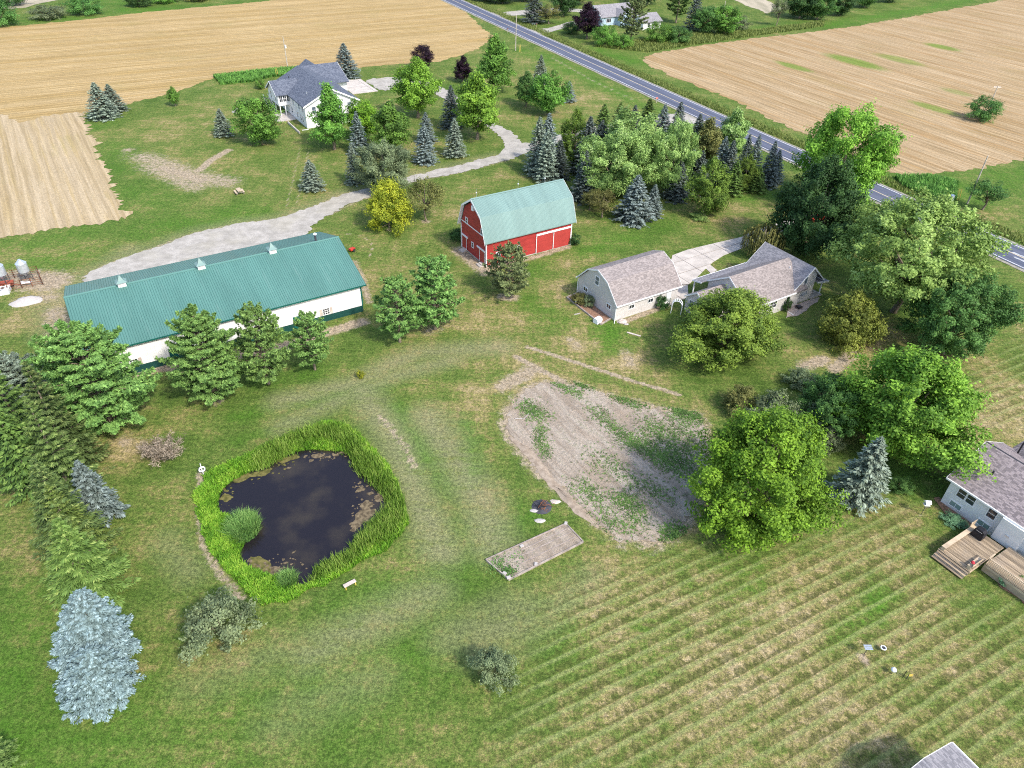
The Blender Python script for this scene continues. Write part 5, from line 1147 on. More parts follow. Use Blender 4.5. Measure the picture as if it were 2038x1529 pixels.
T_('bigB','silver_maple','silvery green maple, right-hand crown of the three behind the barn',(1330,385),244,92,'leaf_pale',group=gb)
T_('roundB','silver_maple','silvery green maple, rear crown of the three behind the barn',(1250,355),225,120,'leaf_pale',group=gb)
T_('spruceA',SP,'broad pale blue spruce in front of the silvery maples',(1260,437),349,72,'needle_blue',group=gb)
T_('spruceB',SP,'smaller pale blue spruce right beside the broad front one',(1296,428),367,38,'needle_blue',group=gb)
T_('looseB',DT,'thin little tree just right of the barn roof end',(1173,417),378,36,'leaf_drab',group=gb)
T_('looseA',DT,'low olive tree left of the broad pale blue spruce',(1198,432),379,62,'leaf_drab',group=gb)
T_('arbor','arborvitae_tree','big upright arborvitae standing alone at the right of the windbreak',(1402,428),314,80,'needle_arbor',group=gb)
T_('ball','shrub','low pale groundcover shrub at the foot of the big arborvitae',(1388,435),None,None,'leaf_pale',H=.9,R=1.8,cat='shrub')
# --- yard trees on the right
T_('bigB',DT,'tall bright green maple standing beside the road entrance',(1652,412),218,168,'leaf_bright')
T_('bigA',DT,'very dark green maple shading the drive behind the farmhouse',(1606,505),318,164,'leaf_dark')
T_('weep','weeping_tree','small weeping tree beside the concrete drive behind the farmhouse',(1513,508),446,78,'leaf_drab')
T_('bigC',DT,'huge airy light green maple with forked trunk beside the road',(1778,620),None,None,'leaf_airy',H=18.0,R=11.2)
T_('domeB',DT,'olive-yellow bushy tree right of the farmhouse porch',(1682,678),None,None,'leaf_olive',H=7.5,R=4.7)
T_('bigD',DT,'dense dark green oval tree at the right, below the huge airy maple',(1876,702),None,None,'leaf_deep',H=12.0,R=6.3)
T_('bigA',DT,'wide bright green tree above the raised ranch house',(1776,888),None,None,'leaf_bright',H=13.0,R=7.7)
T_('maple',DT,'large lime-green maple at the edge of the striped lawn',(1490,1032),None,None,'leaf_limey',H=14.5,R=7.4)
T_('bigA',DT,'wide-spreading green tree in front of the farmhouse',(1436,702),None,None,'leaf_yard',H=9.5,R=7.4)
T_('spruceC',SP,'pale blue spruce between the lime-green maple and the ranch house',(1700,995),None,None,'needle_greyblue',H=9.0,R=3.6)
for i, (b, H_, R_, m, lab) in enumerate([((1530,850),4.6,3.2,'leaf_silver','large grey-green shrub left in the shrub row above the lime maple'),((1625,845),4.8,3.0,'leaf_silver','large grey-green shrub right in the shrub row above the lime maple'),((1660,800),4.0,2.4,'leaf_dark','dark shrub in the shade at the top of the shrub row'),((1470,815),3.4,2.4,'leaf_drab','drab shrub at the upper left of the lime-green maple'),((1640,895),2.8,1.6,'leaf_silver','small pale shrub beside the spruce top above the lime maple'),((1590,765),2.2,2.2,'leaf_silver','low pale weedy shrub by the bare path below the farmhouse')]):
    T_('shrubA','shrub',lab,b,None,None,m,H=H_,R=R_,cat='shrub',group='shrubs above the lime-green maple')
T_('bigD',DT,'dark green tree filling the gap behind the lime-green maple',(1640,855),None,None,'leaf_deep',H=7.0,R=3.6)
T_('shrubB','shrub','clipped round shrub on the lawn left of the ranch house',(1791,978),None,None,'leaf_deep',H=1.7,R=1.25,cat='shrub')
# --- pines by the shed
gp = 'pines along the long shed'
T_('pineBig','pine_tree','biggest white pine covering the left corner of the long shed',(222,850),None,None,'needle_pine',H=13.5,R=6.7,group=gp)
T_('pineBig','pine_tree','large white pine in front of the middle of the long shed',(430,792),None,None,'needle_pine',H=12.0,R=5.1,group=gp)
T_('pineA','pine_tree','slimmer white pine with twin trunk right of the large one',(535,765),619,114,'needle_pine',group=gp)
T_('pineB','pine_tree','smallest white pine near the right shed window',(627,735),630,92,'needle_pine',group=gp)
T_('pineB','pine_tree','left one of the two white pines between shed and barn',(796,680),560,104,'needle_pine',group=gp)
T_('pineA','pine_tree','right taller one of the two white pines between shed and barn',(866,655),521,118,'needle_pine',group=gp)
T_('pineC','pine_tree','spreading yellowish pine in front of the red barn',(1013,590),490,112,'needle_scotch',group=gp)
# --- spruces down the left edge
gl = 'spruces down the left edge'
for k, b, H_, R_, m, lab in [
  ('norwayA',(48,722),14.5,4.3,'needle_norwaydark','tall Norway spruce at the top of the left edge row'),
  ('norwayB',(52,797),14.0,4.2,'needle_norway','tall Norway spruce second in the left edge row'),
  ('norwayA',(66,918),12.0,4.0,'needle_norwaydark','tall Norway spruce third in the left edge row'),
  ('norwayB',(94,968),9.5,3.4,'needle_norwaylight','Norway spruce fourth in the left edge row, lime tips at its top'),
  ('norwayA',(112,1036),9.5,4.2,'needle_norwaylight','yellow-green Norway spruce with bare trunk base just above the pale blue spruces'),
  ('spruceC',(152,920),8.0,2.9,'needle_blue','pale blue spruce peeping out right of the Norway spruce row'),
  ('spruceC',(-20,800),12.0,3.6,'needle_green','dark green spruce cut off by the left edge, lower one'),
  ('norwayB',(-30,720),13.5,4.4,'needle_green','dark green spruce cut off by the left edge, upper one'),
  ('pineBig',(5,715),9.0,4.2,'needle_greyblue','bluish pine at the left edge behind the spruce row')]:
    T_(k, 'pine_tree' if k=='pineBig' else SP, lab, b, None, None, m, H=H_, R=R_, group=gl, apex=True)
T_('bluebig',SP,'large pale blue spruce behind the domed one at the lower left',(198,1312),None,None,'needle_paleblue',H=9.5,R=3.8,group=gl).rotation_euler = (0, RAD(9), 0)
T_('bluedome',SP,'domed pale blue spruce nearest the camera at the lower left',(205,1378),None,None,'needle_paleblue',H=6.0,R=3.2,group=gl).rotation_euler = (0, RAD(8), 0)
T_('norwayB',SP,'yellow-green spruce tip at the bottom left corner',(-10,1530),None,None,'needle_norway',H=5.0,R=2.2,group=gl)
T_('shrubA','shrub','large rounded grey-green bush below the pond',(447,1268),None,None,'leaf_silver',H=4.8,R=3.1,cat='shrub')
T_('shrubA','shrub','smaller grey-green bush alone at the bottom centre',(985,1352),None,None,'leaf_silver',H=3.6,R=1.9,cat='shrub')
T_('twiggy','dead_bush','leafless tangled bush left of the pond',(322,915),None,None,'twig_dead',H=3.0,R=3.4,cat='bush')
T_('ball','sapling','tiny yellow sapling on the lawn above the pond',(718,752),None,None,'leaf_yellow',H=1.2,R=.5,cat='sapling')
# --- field and far trees
T_('shrubB','field_tree','lone dense green tree in the tan field beyond the road',(1952,238),None,None,'leaf_deep',H=5.6,R=4.4)
T_('looseA','small_tree','small thin tree by the leaning utility pole at the right',(1955,417),358,66,'leaf_deep')
gf = 'trees around the blue house'
for i, (k, b, tp_, w, m, lab) in enumerate([
  ('spruceC',(1062,45),-25,46,'needle_dusk','dark spruce left of the gravel loop by the road'),('looseB',(1092,47),8,44,'leaf_drab','drab drooping tree on the lawn inside the gravel loop'),('roundA',(1122,32),-40,50,'leaf_dark','dark tree behind the drooping tree at the loop')]):
    T_(k, SP if k.startswith('spruce') else DT, lab, b, tp_, w, m, group=gf)
T_('ovalA','purple_tree','large purple-leaved tree at the left gable of the blue house',(1168,76),None,None,'leaf_purple',H=11.5,R=4.6,group=gf)
T_('shrubB','shrub','dark round shrub left of the large purple tree',(1138,66),None,None,'leaf_dark',H=4,R=3.2,cat='shrub',group=gf)
T_('shrubB','shrub','pale green round shrub before the blue house front',(1204,90),None,None,'leaf_green',H=6.5,R=4.4,cat='shrub',group=gf)
T_('shrubB','shrub','low green shrub right of the pale round shrub',(1240,94),None,None,'leaf_green',H=4,R=3.4,cat='shrub',group=gf)
T_('pineA','pine_tree','tall olive pine in front of the right end of the blue house',(1255,82),None,None,'needle_scotch',H=16,R=5.6,group=gf)
T_('pineB','pine_tree','dark pine right of the white wing of the blue house',(1345,45),None,None,'needle_green',H=15,R=6.0,group=gf)
T_('spruceC',SP,'blue-green drooping spruce right of the dark pine',(1378,60),None,None,'needle_dusk',H=14,R=5.0,group=gf)
for b, H_, R_, m, lab in [((1310,82),6,5.5,'leaf_green','green thicket shrub right of the white wing'),((1350,84),5,5,'leaf_deep','thicket shrub in the hedge, under the dark pine'),((1405,66),9,5.5,'leaf_deep','bushy dark tree at the start of the field hedge'),((1440,68),9.5,5.5,'leaf_green','bushy green tree in the field hedge with grass to its right'),((1470,60),5,3.5,'leaf_silver','pale low shrub in the field hedge'),
                          ((1590,36),11,7,'leaf_dark','big dark round tree left in the hedge at the top right'),((1625,38),10,6,'leaf_deep','big green round tree in the middle of the hedge at the top right'),((1672,30),10,6,'leaf_dark','dark round tree right in the hedge at the top right'),((1720,14),10,6,'leaf_deep','green round tree cut off by the top edge above the tan field'),((1770,4),9,5.5,'leaf_dark','dark tree cut off by the top edge, right of the green one'),((1830,-10),9,6,'leaf_green','green tree tip at the top edge near the right')]:
    T_('roundA' if H_ > 7 else 'shrubB', DT if H_ > 7 else 'shrub', lab, b, None, None, m, H=H_, R=R_, cat='tree' if H_ > 7 else 'shrub', group='hedge trees along the tan field')
T_('looseA','thin_tree','grey thin-crowned tree standing alone in the hedge gap',(1545,50),None,None,'leaf_silver',H=10,R=3.2,group='hedge trees along the tan field')
for b, H_, R_, m, lab in [((1150,8),13,6,'leaf_dark','dark tree behind the blue house at the left'),((1210,-6),13,6.5,'leaf_deep','dark tree behind the blue house roof'),((1290,8),15,7,'leaf_dark','dark tree behind the white wing at the top edge'),((1410,-5),12,6,'leaf_deep','green tree cut off by the top edge above the hedge'),((1000,6),7,6,'leaf_dark','dark thicket left of the loop drive at the top edge'),((965,0),6,6,'leaf_dark','dark thicket beside the road at the top edge'),((1045,2),9,6,'leaf_dark','dark tree at the top edge above the loop drive')]:
    T_('roundB',DT,lab,b,None,None,m,H=H_,R=R_,group='dark trees along the top edge')
for b, H_, R_, m, lab in [((5,50),8,6,'leaf_deep','dark tree at the top left corner'),((98,36),4,6.5,'leaf_silver','low grey bush beyond the golden stubble'),((172,28),6,6,'leaf_deep','rounded green bush beyond the golden stubble'),((278,12),5,5,'leaf_dark','dark bush at the top edge beyond the golden stubble'),((330,4),4,6,'leaf_green','low green bush at the top edge beyond the stubble'),((395,0),4,6,'leaf_drab','drab bush at the top edge beyond the stubble'),((20,10),6,6,'leaf_dark','dark bush above the top left corner tree')]:
    T_('shrubB','shrub',lab,b,None,None,m,H=H_,R=R_,cat='shrub',group='bushes beyond the golden stubble')
# bushes near the buildings
T_('ball','shrub','small dark round bush at the right corner of the red barn',(1143,485),None,None,'leaf_dark',H=1.9,R=1.15,cat='shrub')
T_('shrubB','shrub','dark bush behind the left corner of the red barn',(908,478),None,None,'leaf_dark',H=2.2,R=1.2,cat='shrub')
T_('shrubB','shrub','dark rounded shrub beside the garage side door',(1316,612),None,None,'leaf_dark',H=2.0,R=1.25,cat='shrub')
T_('shrubB','shrub','sprawling bush in the timber bed at the garage gable, left',(1152,602),None,None,'leaf_drab',H=1.6,R=1.3,cat='shrub')
T_('shrubB','shrub','blue-green bush in the timber bed at the garage gable, right',(1172,608),None,None,'leaf_silver',H=1.7,R=1.0,cat='shrub')
T_('shrubB','shrub','dark narrow shrub at the inner corner of the farmhouse',(1563,618),None,None,'leaf_dark',H=2.2,R=.7,cat='shrub')
T_('shrubA','shrub','low hosta plants against the ranch house wall',(1896,1040),None,None,'hosta',H=.7,R=1.3,cat='shrub')
T_('ball','shrub','blue-green perennial in the bed below the ranch deck',(1996,1160),None,None,'hosta',H=.9,R=.8,cat='shrub')
T_('ball','shrub','bright yellow shrub in the bed below the ranch deck',(2008,1170),None,None,'leaf_yellow',H=.8,R=.5,cat='shrub')
T_('ball','shrub','green perennial behind the yellow shrub below the ranch deck',(2026,1162),None,None,'leaf_deep',H=1.0,R=.9,cat='shrub')
T_('ball','shrub','second yellow shrub cut off by the right edge below the ranch deck',(2034,1186),None,None,'leaf_yellow',H=.8,R=.55,cat='shrub')
# rows of a low green crop beside the white house, tall verge grass
q = scatter(px((425,152),(500,143),(560,137),(600,135),(590,150),(540,153),(500,163),(440,168)), 9000, rng)
stuff(blades('crop_rows', 'crop_green', q, .9, .35, .8, rng), 'strip of low dark green crop left of the white house', 'crop')
pa = []
for o_, n_, sg in ((e_up+2.6, 15000, 1.0), (e_up+4.2, 9000, 1.0)):
    s_ = rng.uniform(60, 330, n_); pa.append(RDIR*s_[:,None] + RN*(o_ + rng.normal(0, sg, n_))[:,None])
q = np.concatenate(pa); q = q[(q @ RN) > e_up + 1.3]
stuff(blades('verge_grass', 'verge_grass', q, .55, .16, .9, rng), 'tall uncut grass on the far verge of the road', 'grass')
q = scatter(px((1780,352),(1850,352),(1905,365),(1900,400),(1850,395),(1795,372)), 6000, rng)
stuff(blades('meadow_grass', 'crop_green', q, 1.1, .2, .7, rng), 'tall green weeds in the corner between field and road', 'grass')
q = scatter(px((1400,86),(1290,104),(1180,92),(1250,82),(1390,66),(1500,60),(1640,42),(1640,52),(1500,72)), 9000, rng)
stuff(blades('hedge_grass', 'verge_grass', q, .9, .28, .8, rng), 'uncut grass along the hedge of the tan field', 'grass')
# ------------------------------------------------------------------ small things
def yaw_px(p, q): d = G(*q) - G(*p); return math.atan2(d[1], d[0])
def pole(label, base, top, lean=(0,0), transformer=False, arm=False, H=None):
    g = G(*base); H = H or height_at(base[0], base[1], top); t_ = thing('utility_pole', label, 'pole', g, 0.0, group='utility poles')
    lx, ly = lean
    MB().tube([(0,0,-.3),(lx*.5,ly*.5,H*.5),(lx,ly,H)], [.17,.14,.11], 8).build('shaft', 'pole_wood', t_)
    if transformer: MB().lathe([(.02,0),(.22,.02),(.24,.75),(.2,.85),(.03,.9)], 12, (.36,-.1,H*.66)).build('transformer', 'white_plastic', t_)
    if arm: MB().beam((-1.0,0,H-.2),(1.0,0,H-.2), .12).build('crossarm', 'white_paint', t_)
    for z in (H-.05, H*.9): MB().lathe([(.05,0),(.06,.1),(.02,.18)], 7, (lx*z/H, ly*z/H, z)).build('insulator', 'white_plastic', t_)
    return t_
pole('pale utility pole at the roadside above the spruce lawn', (1026,100), 28)
pole('thin utility pole with transformer behind the white house', (573,136), 73, transformer=True)
pole('leaning utility pole by the small tree at the right', (1925,405), 310)
pole('utility pole with white crossarm behind the lone field tree', (1968,214), 171, arm=True)
pole('utility pole at the top edge in the field hedge', (1437,40), 2)
def guards(label, base, n=2):
    g = G(*base); t_ = thing('guy_guard', label, 'guy wire guard', g)
    for i in range(n): MB().tube([(.45*i,0,0),(.45*i-.25,.35,2.3)], [.055,.05], 6).build('guard_tube', 'yellow_plastic', t_)
guards('pair of yellow guy-wire guards beside the roadside pole', (1034,103)); guards('pair of yellow guy-wire guards left of the leaning pole', (1905,398)); guards('yellow stakes beside the crop strip left of the white house', (551,152))
t_ = thing('utility_box', 'white utility pedestal box at the roadside below the tall weeds', 'utility box', G(1891,400), .4); bx(t_, 'cabinet', 'white_plastic', (-.4,.4,-.3,.3,0,1.3), bevel=.04); bx(t_, 'lid', 'galv', (-.43,.43,-.33,.33,1.301,1.36))
def mailbox(label, base, mat):
    t_ = thing('mailbox', label, 'mailbox', G(*base), RAD(27)); MB().box(-.06,.06,-.06,.06,0,1.1).build('post', 'pole_wood', t_)
    MB().prism([(-.16,1.1),(.16,1.1),(.16,1.3),(.09,1.42),(-.09,1.42),(-.16,1.3)], -.32, .32).build('box', mat, t_); bx(t_, 'flag', 'red_machine', (-.05,.15,-.19,-.17,1.2,1.4))
mailbox('black mailbox on a post beside the road near the roadside pole', (1010,64), 'black_metal'); mailbox('black mailbox on the lawn inside the gravel loop', (1067,54), 'black_metal'); mailbox('reddish mailbox at the roadside behind the windbreak', (1306,204), 'pink_sign')
t_ = thing('propane_tank', 'small white round tank on the lawn inside the gravel loop', 'tank', G(1059,45)); MB().lathe([(.1,0),(.7,.1),(1.0,.6),(1.05,1.0),(.9,1.6),(.4,2.0),(.05,2.1)], 14, (0,0,.1)).build('shell', 'white_plastic', t_, True); bx(t_, 'foot', 'concrete', (-.5,.5,-.5,.5,0,.14))

# picnic table
t_ = thing('picnic_table', 'small weathered picnic table on the lawn above the gravel drive', 'picnic table', G(477,384), RAD(122))
for i in range(5): bx(t_, 'table_board', 'wood_rail', (-1.0,1.0,-.42+.17*i,-.27+.17*i,.74,.785))
for s_ in (-1,1):
    for j in range(2): bx(t_, 'seat_board', 'wood_rail', (-1.0,1.0,s_*.72-.15+.16*j,s_*.72+.16*j,.44,.48))
    MB().beam((s_*.7,-.75,0),(s_*.7,-.25,.74),.06,.1).beam((s_*.7,.75,0),(s_*.7,.25,.74),.06,.1).beam((s_*.7,-.85,.42),(s_*.7,.85,.42),.05,.09).build('leg_frame', 'wood_grey', t_)
# bench by the pond
t_ = thing('bench', 'small plank bench on the lawn below the pond', 'bench', G(697,1168), yaw_px((686,1170),(709,1158)))
for i in range(3): bx(t_, 'seat_board', 'stone', (-.62,.62,-.2+.14*i,-.075+.14*i,.43,.47))
for s_ in (-1,1): bx(t_, 'leg', 'yellow_plastic', (s_*.5-.04,s_*.5+.04,-.2,.2,0,.429)); 
bx(t_, 'stretcher', 'wood_grey', (-.46,.46,-.03,.03,.2,.28))
# life ring on its post
t_ = thing('life_ring_stand', 'white life ring hung on a post at the left shore of the pond', 'life ring', G(405,945), .6)
MB().tube([(0,0,0),(0,0,1.6)], [.05,.05], 7).build('post', 'white_paint', t_)
ring = [(math.cos(a)*.3, -.11, .85+math.sin(a)*.3) for a in np.linspace(0, 2*math.pi, 17)]
MB().tube(ring, [.085]*17, 8, cap=False).build('ring', 'white_plastic', t_, True)
# feed bins, pens, machinery by the shed's left end
def bin_(label, base, s):
    t_ = thing('feed_bin', label, 'feed bin', G(*base), .3, group='feed bins left of the shed')
    MB().lathe([(.15,1.5),(1.0,2.5),(1.05,2.52),(1.05,4.4),(1.08,4.42),(.35,5.1),(.3,5.12),(.28,5.25),(.02,5.3)], 18, (0,0,0)).build('hopper', 'galv', t_)
    for a in range(4):
        c_, s_ = math.cos(a*1.571+.6), math.sin(a*1.571+.6); MB().tube([(c_*1.15,s_*1.15,0),(c_*1.03,s_*1.03,2.6)], [.06,.06], 6).build('leg', 'dark_grey', t_)
    MB().tube([(1.15*math.cos(a),1.15*math.sin(a),1.2) for a in np.linspace(.6,.6+6.283,9)], [.04]*9, 5, cap=False).build('brace_ring', 'dark_grey', t_)
    MB().beam((-1.0,-1.3,.55),(1.0,-1.3,.55),.5,.4).build('trough', 'white_plastic', t_)
    t_.scale = (s,s,s)
bin_('white feed bin on dark legs nearer the long shed', (57,560), .74); bin_('white feed bin on dark legs cut off by the left edge', (12,568), .78)
def pen(label, pts, h=1.5):
    w = [G(*q) for q in pts]; o = w[0]; t_ = thing('livestock_pen', label, 'pen', o)
    for a, b in zip(w[:-1], w[1:]):
        a = a-o; b = b-o; L = np.linalg.norm(b-a); n = max(1, int(round(L/1.8)))
        for i in range(n+1): p_ = a+(b-a)*i/n; MB().tube([(p_[0],p_[1],0),(p_[0],p_[1],h)], [.06,.06], 6).build('post', 'rust', t_)
        for z in np.linspace(.3, h-.1, 4): MB().beam((a[0],a[1],z),(b[0],b[1],z),.04,.06).build('rail', 'rust', t_)
pen('rusty livestock pen around the feed bins', [(-8,590),(45,573),(86,566),(78,545),(30,553),(-8,560)])
t_ = thing('feed_wagon', 'red farm implement cut off by the left edge beside the pen', 'implement', G(14,572), .35)
MB().box(-1.5,1.5,-.5,.5,.6,.75).add([(-1.5,-.6,.75),(1.5,-.6,.75),(1.5,.6,.75),(-1.5,.6,.75),(-1.6,-.9,1.35),(1.6,-.9,1.35),(1.6,.9,1.35),(-1.6,.9,1.35)], [(0,1,5,4),(1,2,6,5),(2,3,7,6),(3,0,4,7),(0,3,2,1)]).build('bed', 'rust_red', t_)
for x in (-1,1):
    for y in (-.75,.75): MB().tube([(x,y-.1,.4),(x,y+.1,.4)], [.4,.4], 14).build('wheel', 'rubber', t_)
MB().beam((1.5,0,.6),(2.8,0,.4),.1).build('drawbar', 'rust_red', t_); t_.scale = (.7,.7,.7)
for i, (q, lab) in enumerate([((4,582),'left white slatted crate at the left edge'),((14,580),'right white slatted crate at the left edge')]):
    t_ = thing('white_crate', lab, 'crate', G(*q), .35, group='white crates'); bx(t_, 'body', 'white_plastic', (-.5,.5,-.9,.9,0,.7)); 
    for j in range(4): bx(t_, 'slat', 'white_paint', (-.55,.55,-.85+.46*j,-.5+.46*j,.702,.75))
g = G(53,600); mb = MB(); vs=[]; fs=[]; rp_ = random.Random(4); n=18
for k, (rf, z) in enumerate([(1,0),(.8,.25),(.5,.55),(.2,.75)]):
    for j in range(n): a=2*math.pi*j/n; rr=rf*rp_.uniform(.85,1.12); vs.append((rr*2.3*math.cos(a), rr*1.35*math.sin(a), z*rp_.uniform(.85,1.1)-(.02 if k==0 else 0)))
for k in range(3): fs += [(k*n+j,k*n+(j+1)%n,(k+1)*n+(j+1)%n,(k+1)*n+j) for j in range(n)]
fs.append(tuple(3*n+j for j in range(n))); o = mb.add(vs,fs).build('limestone_pile','limestone',smooth=True); o.location=(g[0],g[1],0); o.rotation_euler=(0,0,.45); tag(o,'low pile of white crushed stone left of the long shed','stone pile')
t_ = thing('fuel_tank', 'pale horizontal tank standing at the left end of the long shed', 'tank', AB(-8.1,97.5), YAW+math.pi/2)
MB().tube([(-1.9,0,1.25),(-1.75,0,1.25),(1.75,0,1.25),(1.9,0,1.25)], [.4,.75,.75,.4], 16).build('drum', 'roof_barn', t_, True); bx(t_, 'cradle', 'dark_grey', (-1.3,-1.1,-.6,.6,0,.75),(1.1,1.3,-.6,.6,0,.75)); MB().tube([(1.0,0,1.9),(1.2,0,2.3),(1.7,.2,2.2),(1.9,.3,1.0)], [.04]*4, 6).build('hose', 'black_metal', t_)
t_ = thing('garden_cart', 'small red and black cart at the right end of the long shed', 'cart', G(701,500), 1.0)
bx(t_, 'tray', 'red_machine', (-.5,.5,-.32,.32,.35,.65)); MB().tube([(-.5,0,.6),(-1.0,0,.95)], [.025,.025], 6).build('handle', 'black_metal', t_)
for y in (-.38,.38): MB().tube([(.15,y-.04,.28),(.15,y+.04,.28)], [.28,.28], 14).build('wheel', 'rubber', t_)
def rock(label, base, s, mat='stone', z=.0, seed=1, group=None, cat='rock'):
    r = random.Random(seed); vs=[]; fs=[]; n=9
    for k,(rf,zz) in enumerate([(1,0),(1.05,.3),(.8,.65),(.4,.85)]):
        for j in range(n): a=2*math.pi*j/n; q=rf*r.uniform(.8,1.15); vs.append((q*s[0]*math.cos(a),q*s[1]*math.sin(a),zz*s[2]*r.uniform(.9,1.1)))
    for k in range(3): fs += [(k*n+j,k*n+(j+1)%n,(k+1)*n+(j+1)%n,(k+1)*n+j) for j in range(n)]
    fs += [tuple(range(n-1,-1,-1)), tuple(3*n+j for j in range(n))]
    o = MB().add(vs,fs).build('rock', mat); g = G(*base); o.location=(g[0],g[1],z); return tag(o,label,cat,group)
rock('largest pale rock, left of the three on the lawn by the white house',(468,223),(.9,.6,.5),'limestone',seed=2,group='three pale rocks'); rock('middle pale rock of the three on the lawn by the white house',(474,218),(.6,.5,.5),'limestone',seed=3,group='three pale rocks'); rock('right pale rock of the three on the lawn by the white house',(480,216),(.7,.5,.6),'limestone',seed=4,group='three pale rocks')
rock('big tan boulder at the near corner of the garage',(1238,640),(.75,.6,.45),'stone',seed=5); rock('small pale stone beside the tan boulder at the garage',(1246,645),(.4,.2,.2),'limestone',seed=6)
# red car under the dark maple
t_ = thing('parked_car', 'red car parked on the concrete drive under the dark maple', 'car', G(1626,438), YAW+.15)
MB().prism([(-.88,.35),(.88,.35),(.9,.75),(.82,.95),(-.82,.95),(-.9,.75)], -2.2, 2.2).build('body', 'red_machine', t_, bevel=.06)
MB().add([(-1.5,-.8,.94),(1.1,-.8,.94),(1.1,.8,.94),(-1.5,.8,.94),(-1.1,-.62,1.45),(.5,-.62,1.45),(.5,.62,1.45),(-1.1,.62,1.45)],[(0,1,5,4),(1,2,6,5),(2,3,7,6),(3,0,4,7)]).build('window','glass',t_); bx(t_,'roof','red_machine',(-1.12,.52,-.64,.64,1.45,1.5))
for x in (-1.35,1.35):
    for y in (-.85,.85): w_=MB().tube([(x,y-.1,.33),(x,y+.1,.33)],[.33,.33],14).build('wheel','rubber',t_); MB().tube([(x,y-.11,.33),(x,y+.11,.33)],[.18,.18],10).build('rim','galv',w_)
for y in (-.6,.6): bx(t_,'headlight','white_plastic',(2.18,2.23,y-.18,y+.18,.62,.76))
# garage surroundings
gb_ = [G(*q) for q in [(1128,592),(1150,583),(1216,634),(1196,646)]]; mul = sheet('mulch_bed', ragged([tuple(q) for q in gb_], .4, .05, 2), .05, 'mulch'); struct(mul, 'brown mulch bed at the garage gable')
t_ = thing('timber_edging','low timber edging around the bed at the garage gable','edging',gb_[0])
for a,b in ((0,3),(3,2),(0,1)): p_=gb_[a]-gb_[0]; q_=gb_[b]-gb_[0]; MB().beam((p_[0],p_[1],.12),(q_[0],q_[1],.12),.16,.24).build('timber','wood_grey',t_)
t_ = thing('dog_house','small white plastic box house in the bed at the garage corner','dog house',G(1189,641),YAW+.2); MB().prism([(-.45,0),(.45,0),(.5,.5),(.3,.85),(-.3,.85),(-.5,.5)],-.55,.55).build('shell','white_plastic',t_,bevel=.05); bx(t_,'doorway','dark_grey',(.551,.56,-.2,.2,.05,.5))
t_ = thing('planter','black and white planter at the far end of the garage bed','planter',G(1146,604)); MB().lathe([(.25,0),(.32,.45),(.26,.46),(.24,.3)],12).build('pot','black_metal',t_); MB().lathe([(.02,.3),(.2,.4),(.12,.75),(.02,.8)],8).build('flowers','white_plastic',t_)
t_ = thing('garden_arbor','white arched garden arbor between garage and farmhouse','arbor',G(1345,622),RAD(-18))
for y in (-.35,.35):
    arc=[(-.75,y,0),(-.75,y,1.5)]+[(-.75*math.cos(a),y,1.5+.75*math.sin(a)) for a in np.linspace(.2,math.pi-.2,9)]+[(.75,y,1.5),(.75,y,0)]
    MB().tube(arc,[.05]*len(arc),6).build('arch','white_plastic',t_)
for a in np.linspace(.1,math.pi-.1,8): x,z=-.75*math.cos(a),1.5+.75*math.sin(a); bx(t_,'slat','white_plastic',(x-.05,x+.05,-.42,.42,z-.02,z+.04))
for x in (-.75,.75):
    for z in (.4,.8,1.2): bx(t_,'side_rung','white_plastic',(x-.02,x+.02,-.33,.33,z-.02,z+.02))
def plank(label, p, q, w=.14, mat='white_paint'):
    a=G(*p); b=G(*q); o=MB().beam((0,0,.05),(b[0]-a[0],b[1]-a[1],.07),w,.06).build('plank',mat); o.location=(a[0],a[1],0); tag(o,label,'plank')
plank('pale board lying on the lawn right of the garage',(1248,661),(1275,669),.3,'stone'); plank('white downspout pipe on the lawn beside the farmhouse patio',(1568,620),(1579,627))
struct(sheet('gravel_patio', ragged(px(*[k7(*q) for q in [(1440,890),(1620,840),(1850,770),(1830,830),(1740,880),(1680,950),(1580,1000),(1430,1035)]]),.4,.06,8),.05,'gravel_patio'),'brown gravel patio at the farmhouse gable')
t_ = thing('fire_pit','black square fire pit on the gravel patio of the farmhouse','fire pit',G(1589,613),.5); bx(t_,'bowl','black_metal',(-.42,.42,-.42,.42,.25,.45),bevel=.04)
for x in (-.35,.35):
    for y in (-.35,.35): bx(t_,'leg','black_metal',(x-.03,x+.03,y-.03,y+.03,0,.25))
MB().lathe([(.3,.451),(.28,.5),(.02,.52)],12).build('grate','dark_grey',t_)
# ranch house decks (local frame = house frame)
def deck(label, x0, x1, y0, y1, z, name='deck', along='y'):
    t_ = building(name, label, NA+.35, NBb, 'deck'); n=int((x1-x0)/.15)
    for i in range(n): bx(t_,'deck_board','wood_deck',(x0+(x1-x0)*i/n+.012, x0+(x1-x0)*(i+1)/n-.012, y0, y1, z-.04, z+random.Random(i).uniform(-.003,.003)))
    bx(t_,'rim_joist','wood_rail',(x0-.04,x1+.04,y0-.05,y0-.002,z-.3,z-.045),(x0-.04,x1+.04,y1+.002,y1+.05,z-.3,z-.045),(x0-.05,x0-.002,y0,y1,z-.3,z-.045))
    for x in (x0+.15,x1-.15):
        for y in (y0+.1,y1-.1): bx(t_,'post','wood_grey',(x-.06,x+.06,y-.06,y+.06,0,z-.3))
    return t_
def local_ab(q,z): g=G(*q,z); return float(g@AX)-(NA+.35), float(g@BX)-NBb
c1=local_ab((1869,1093),.75); c2=local_ab((1928,1140),.75); c3=local_ab((1922,1055),.75)
dx0=c1[0]; dy1=c1[1]; dy0=c2[1]; dx1=-1.2
D1=deck('wooden deck with built-in benches and wide steps at the ranch house',dx0,dx1,dy0,dy1,.75)
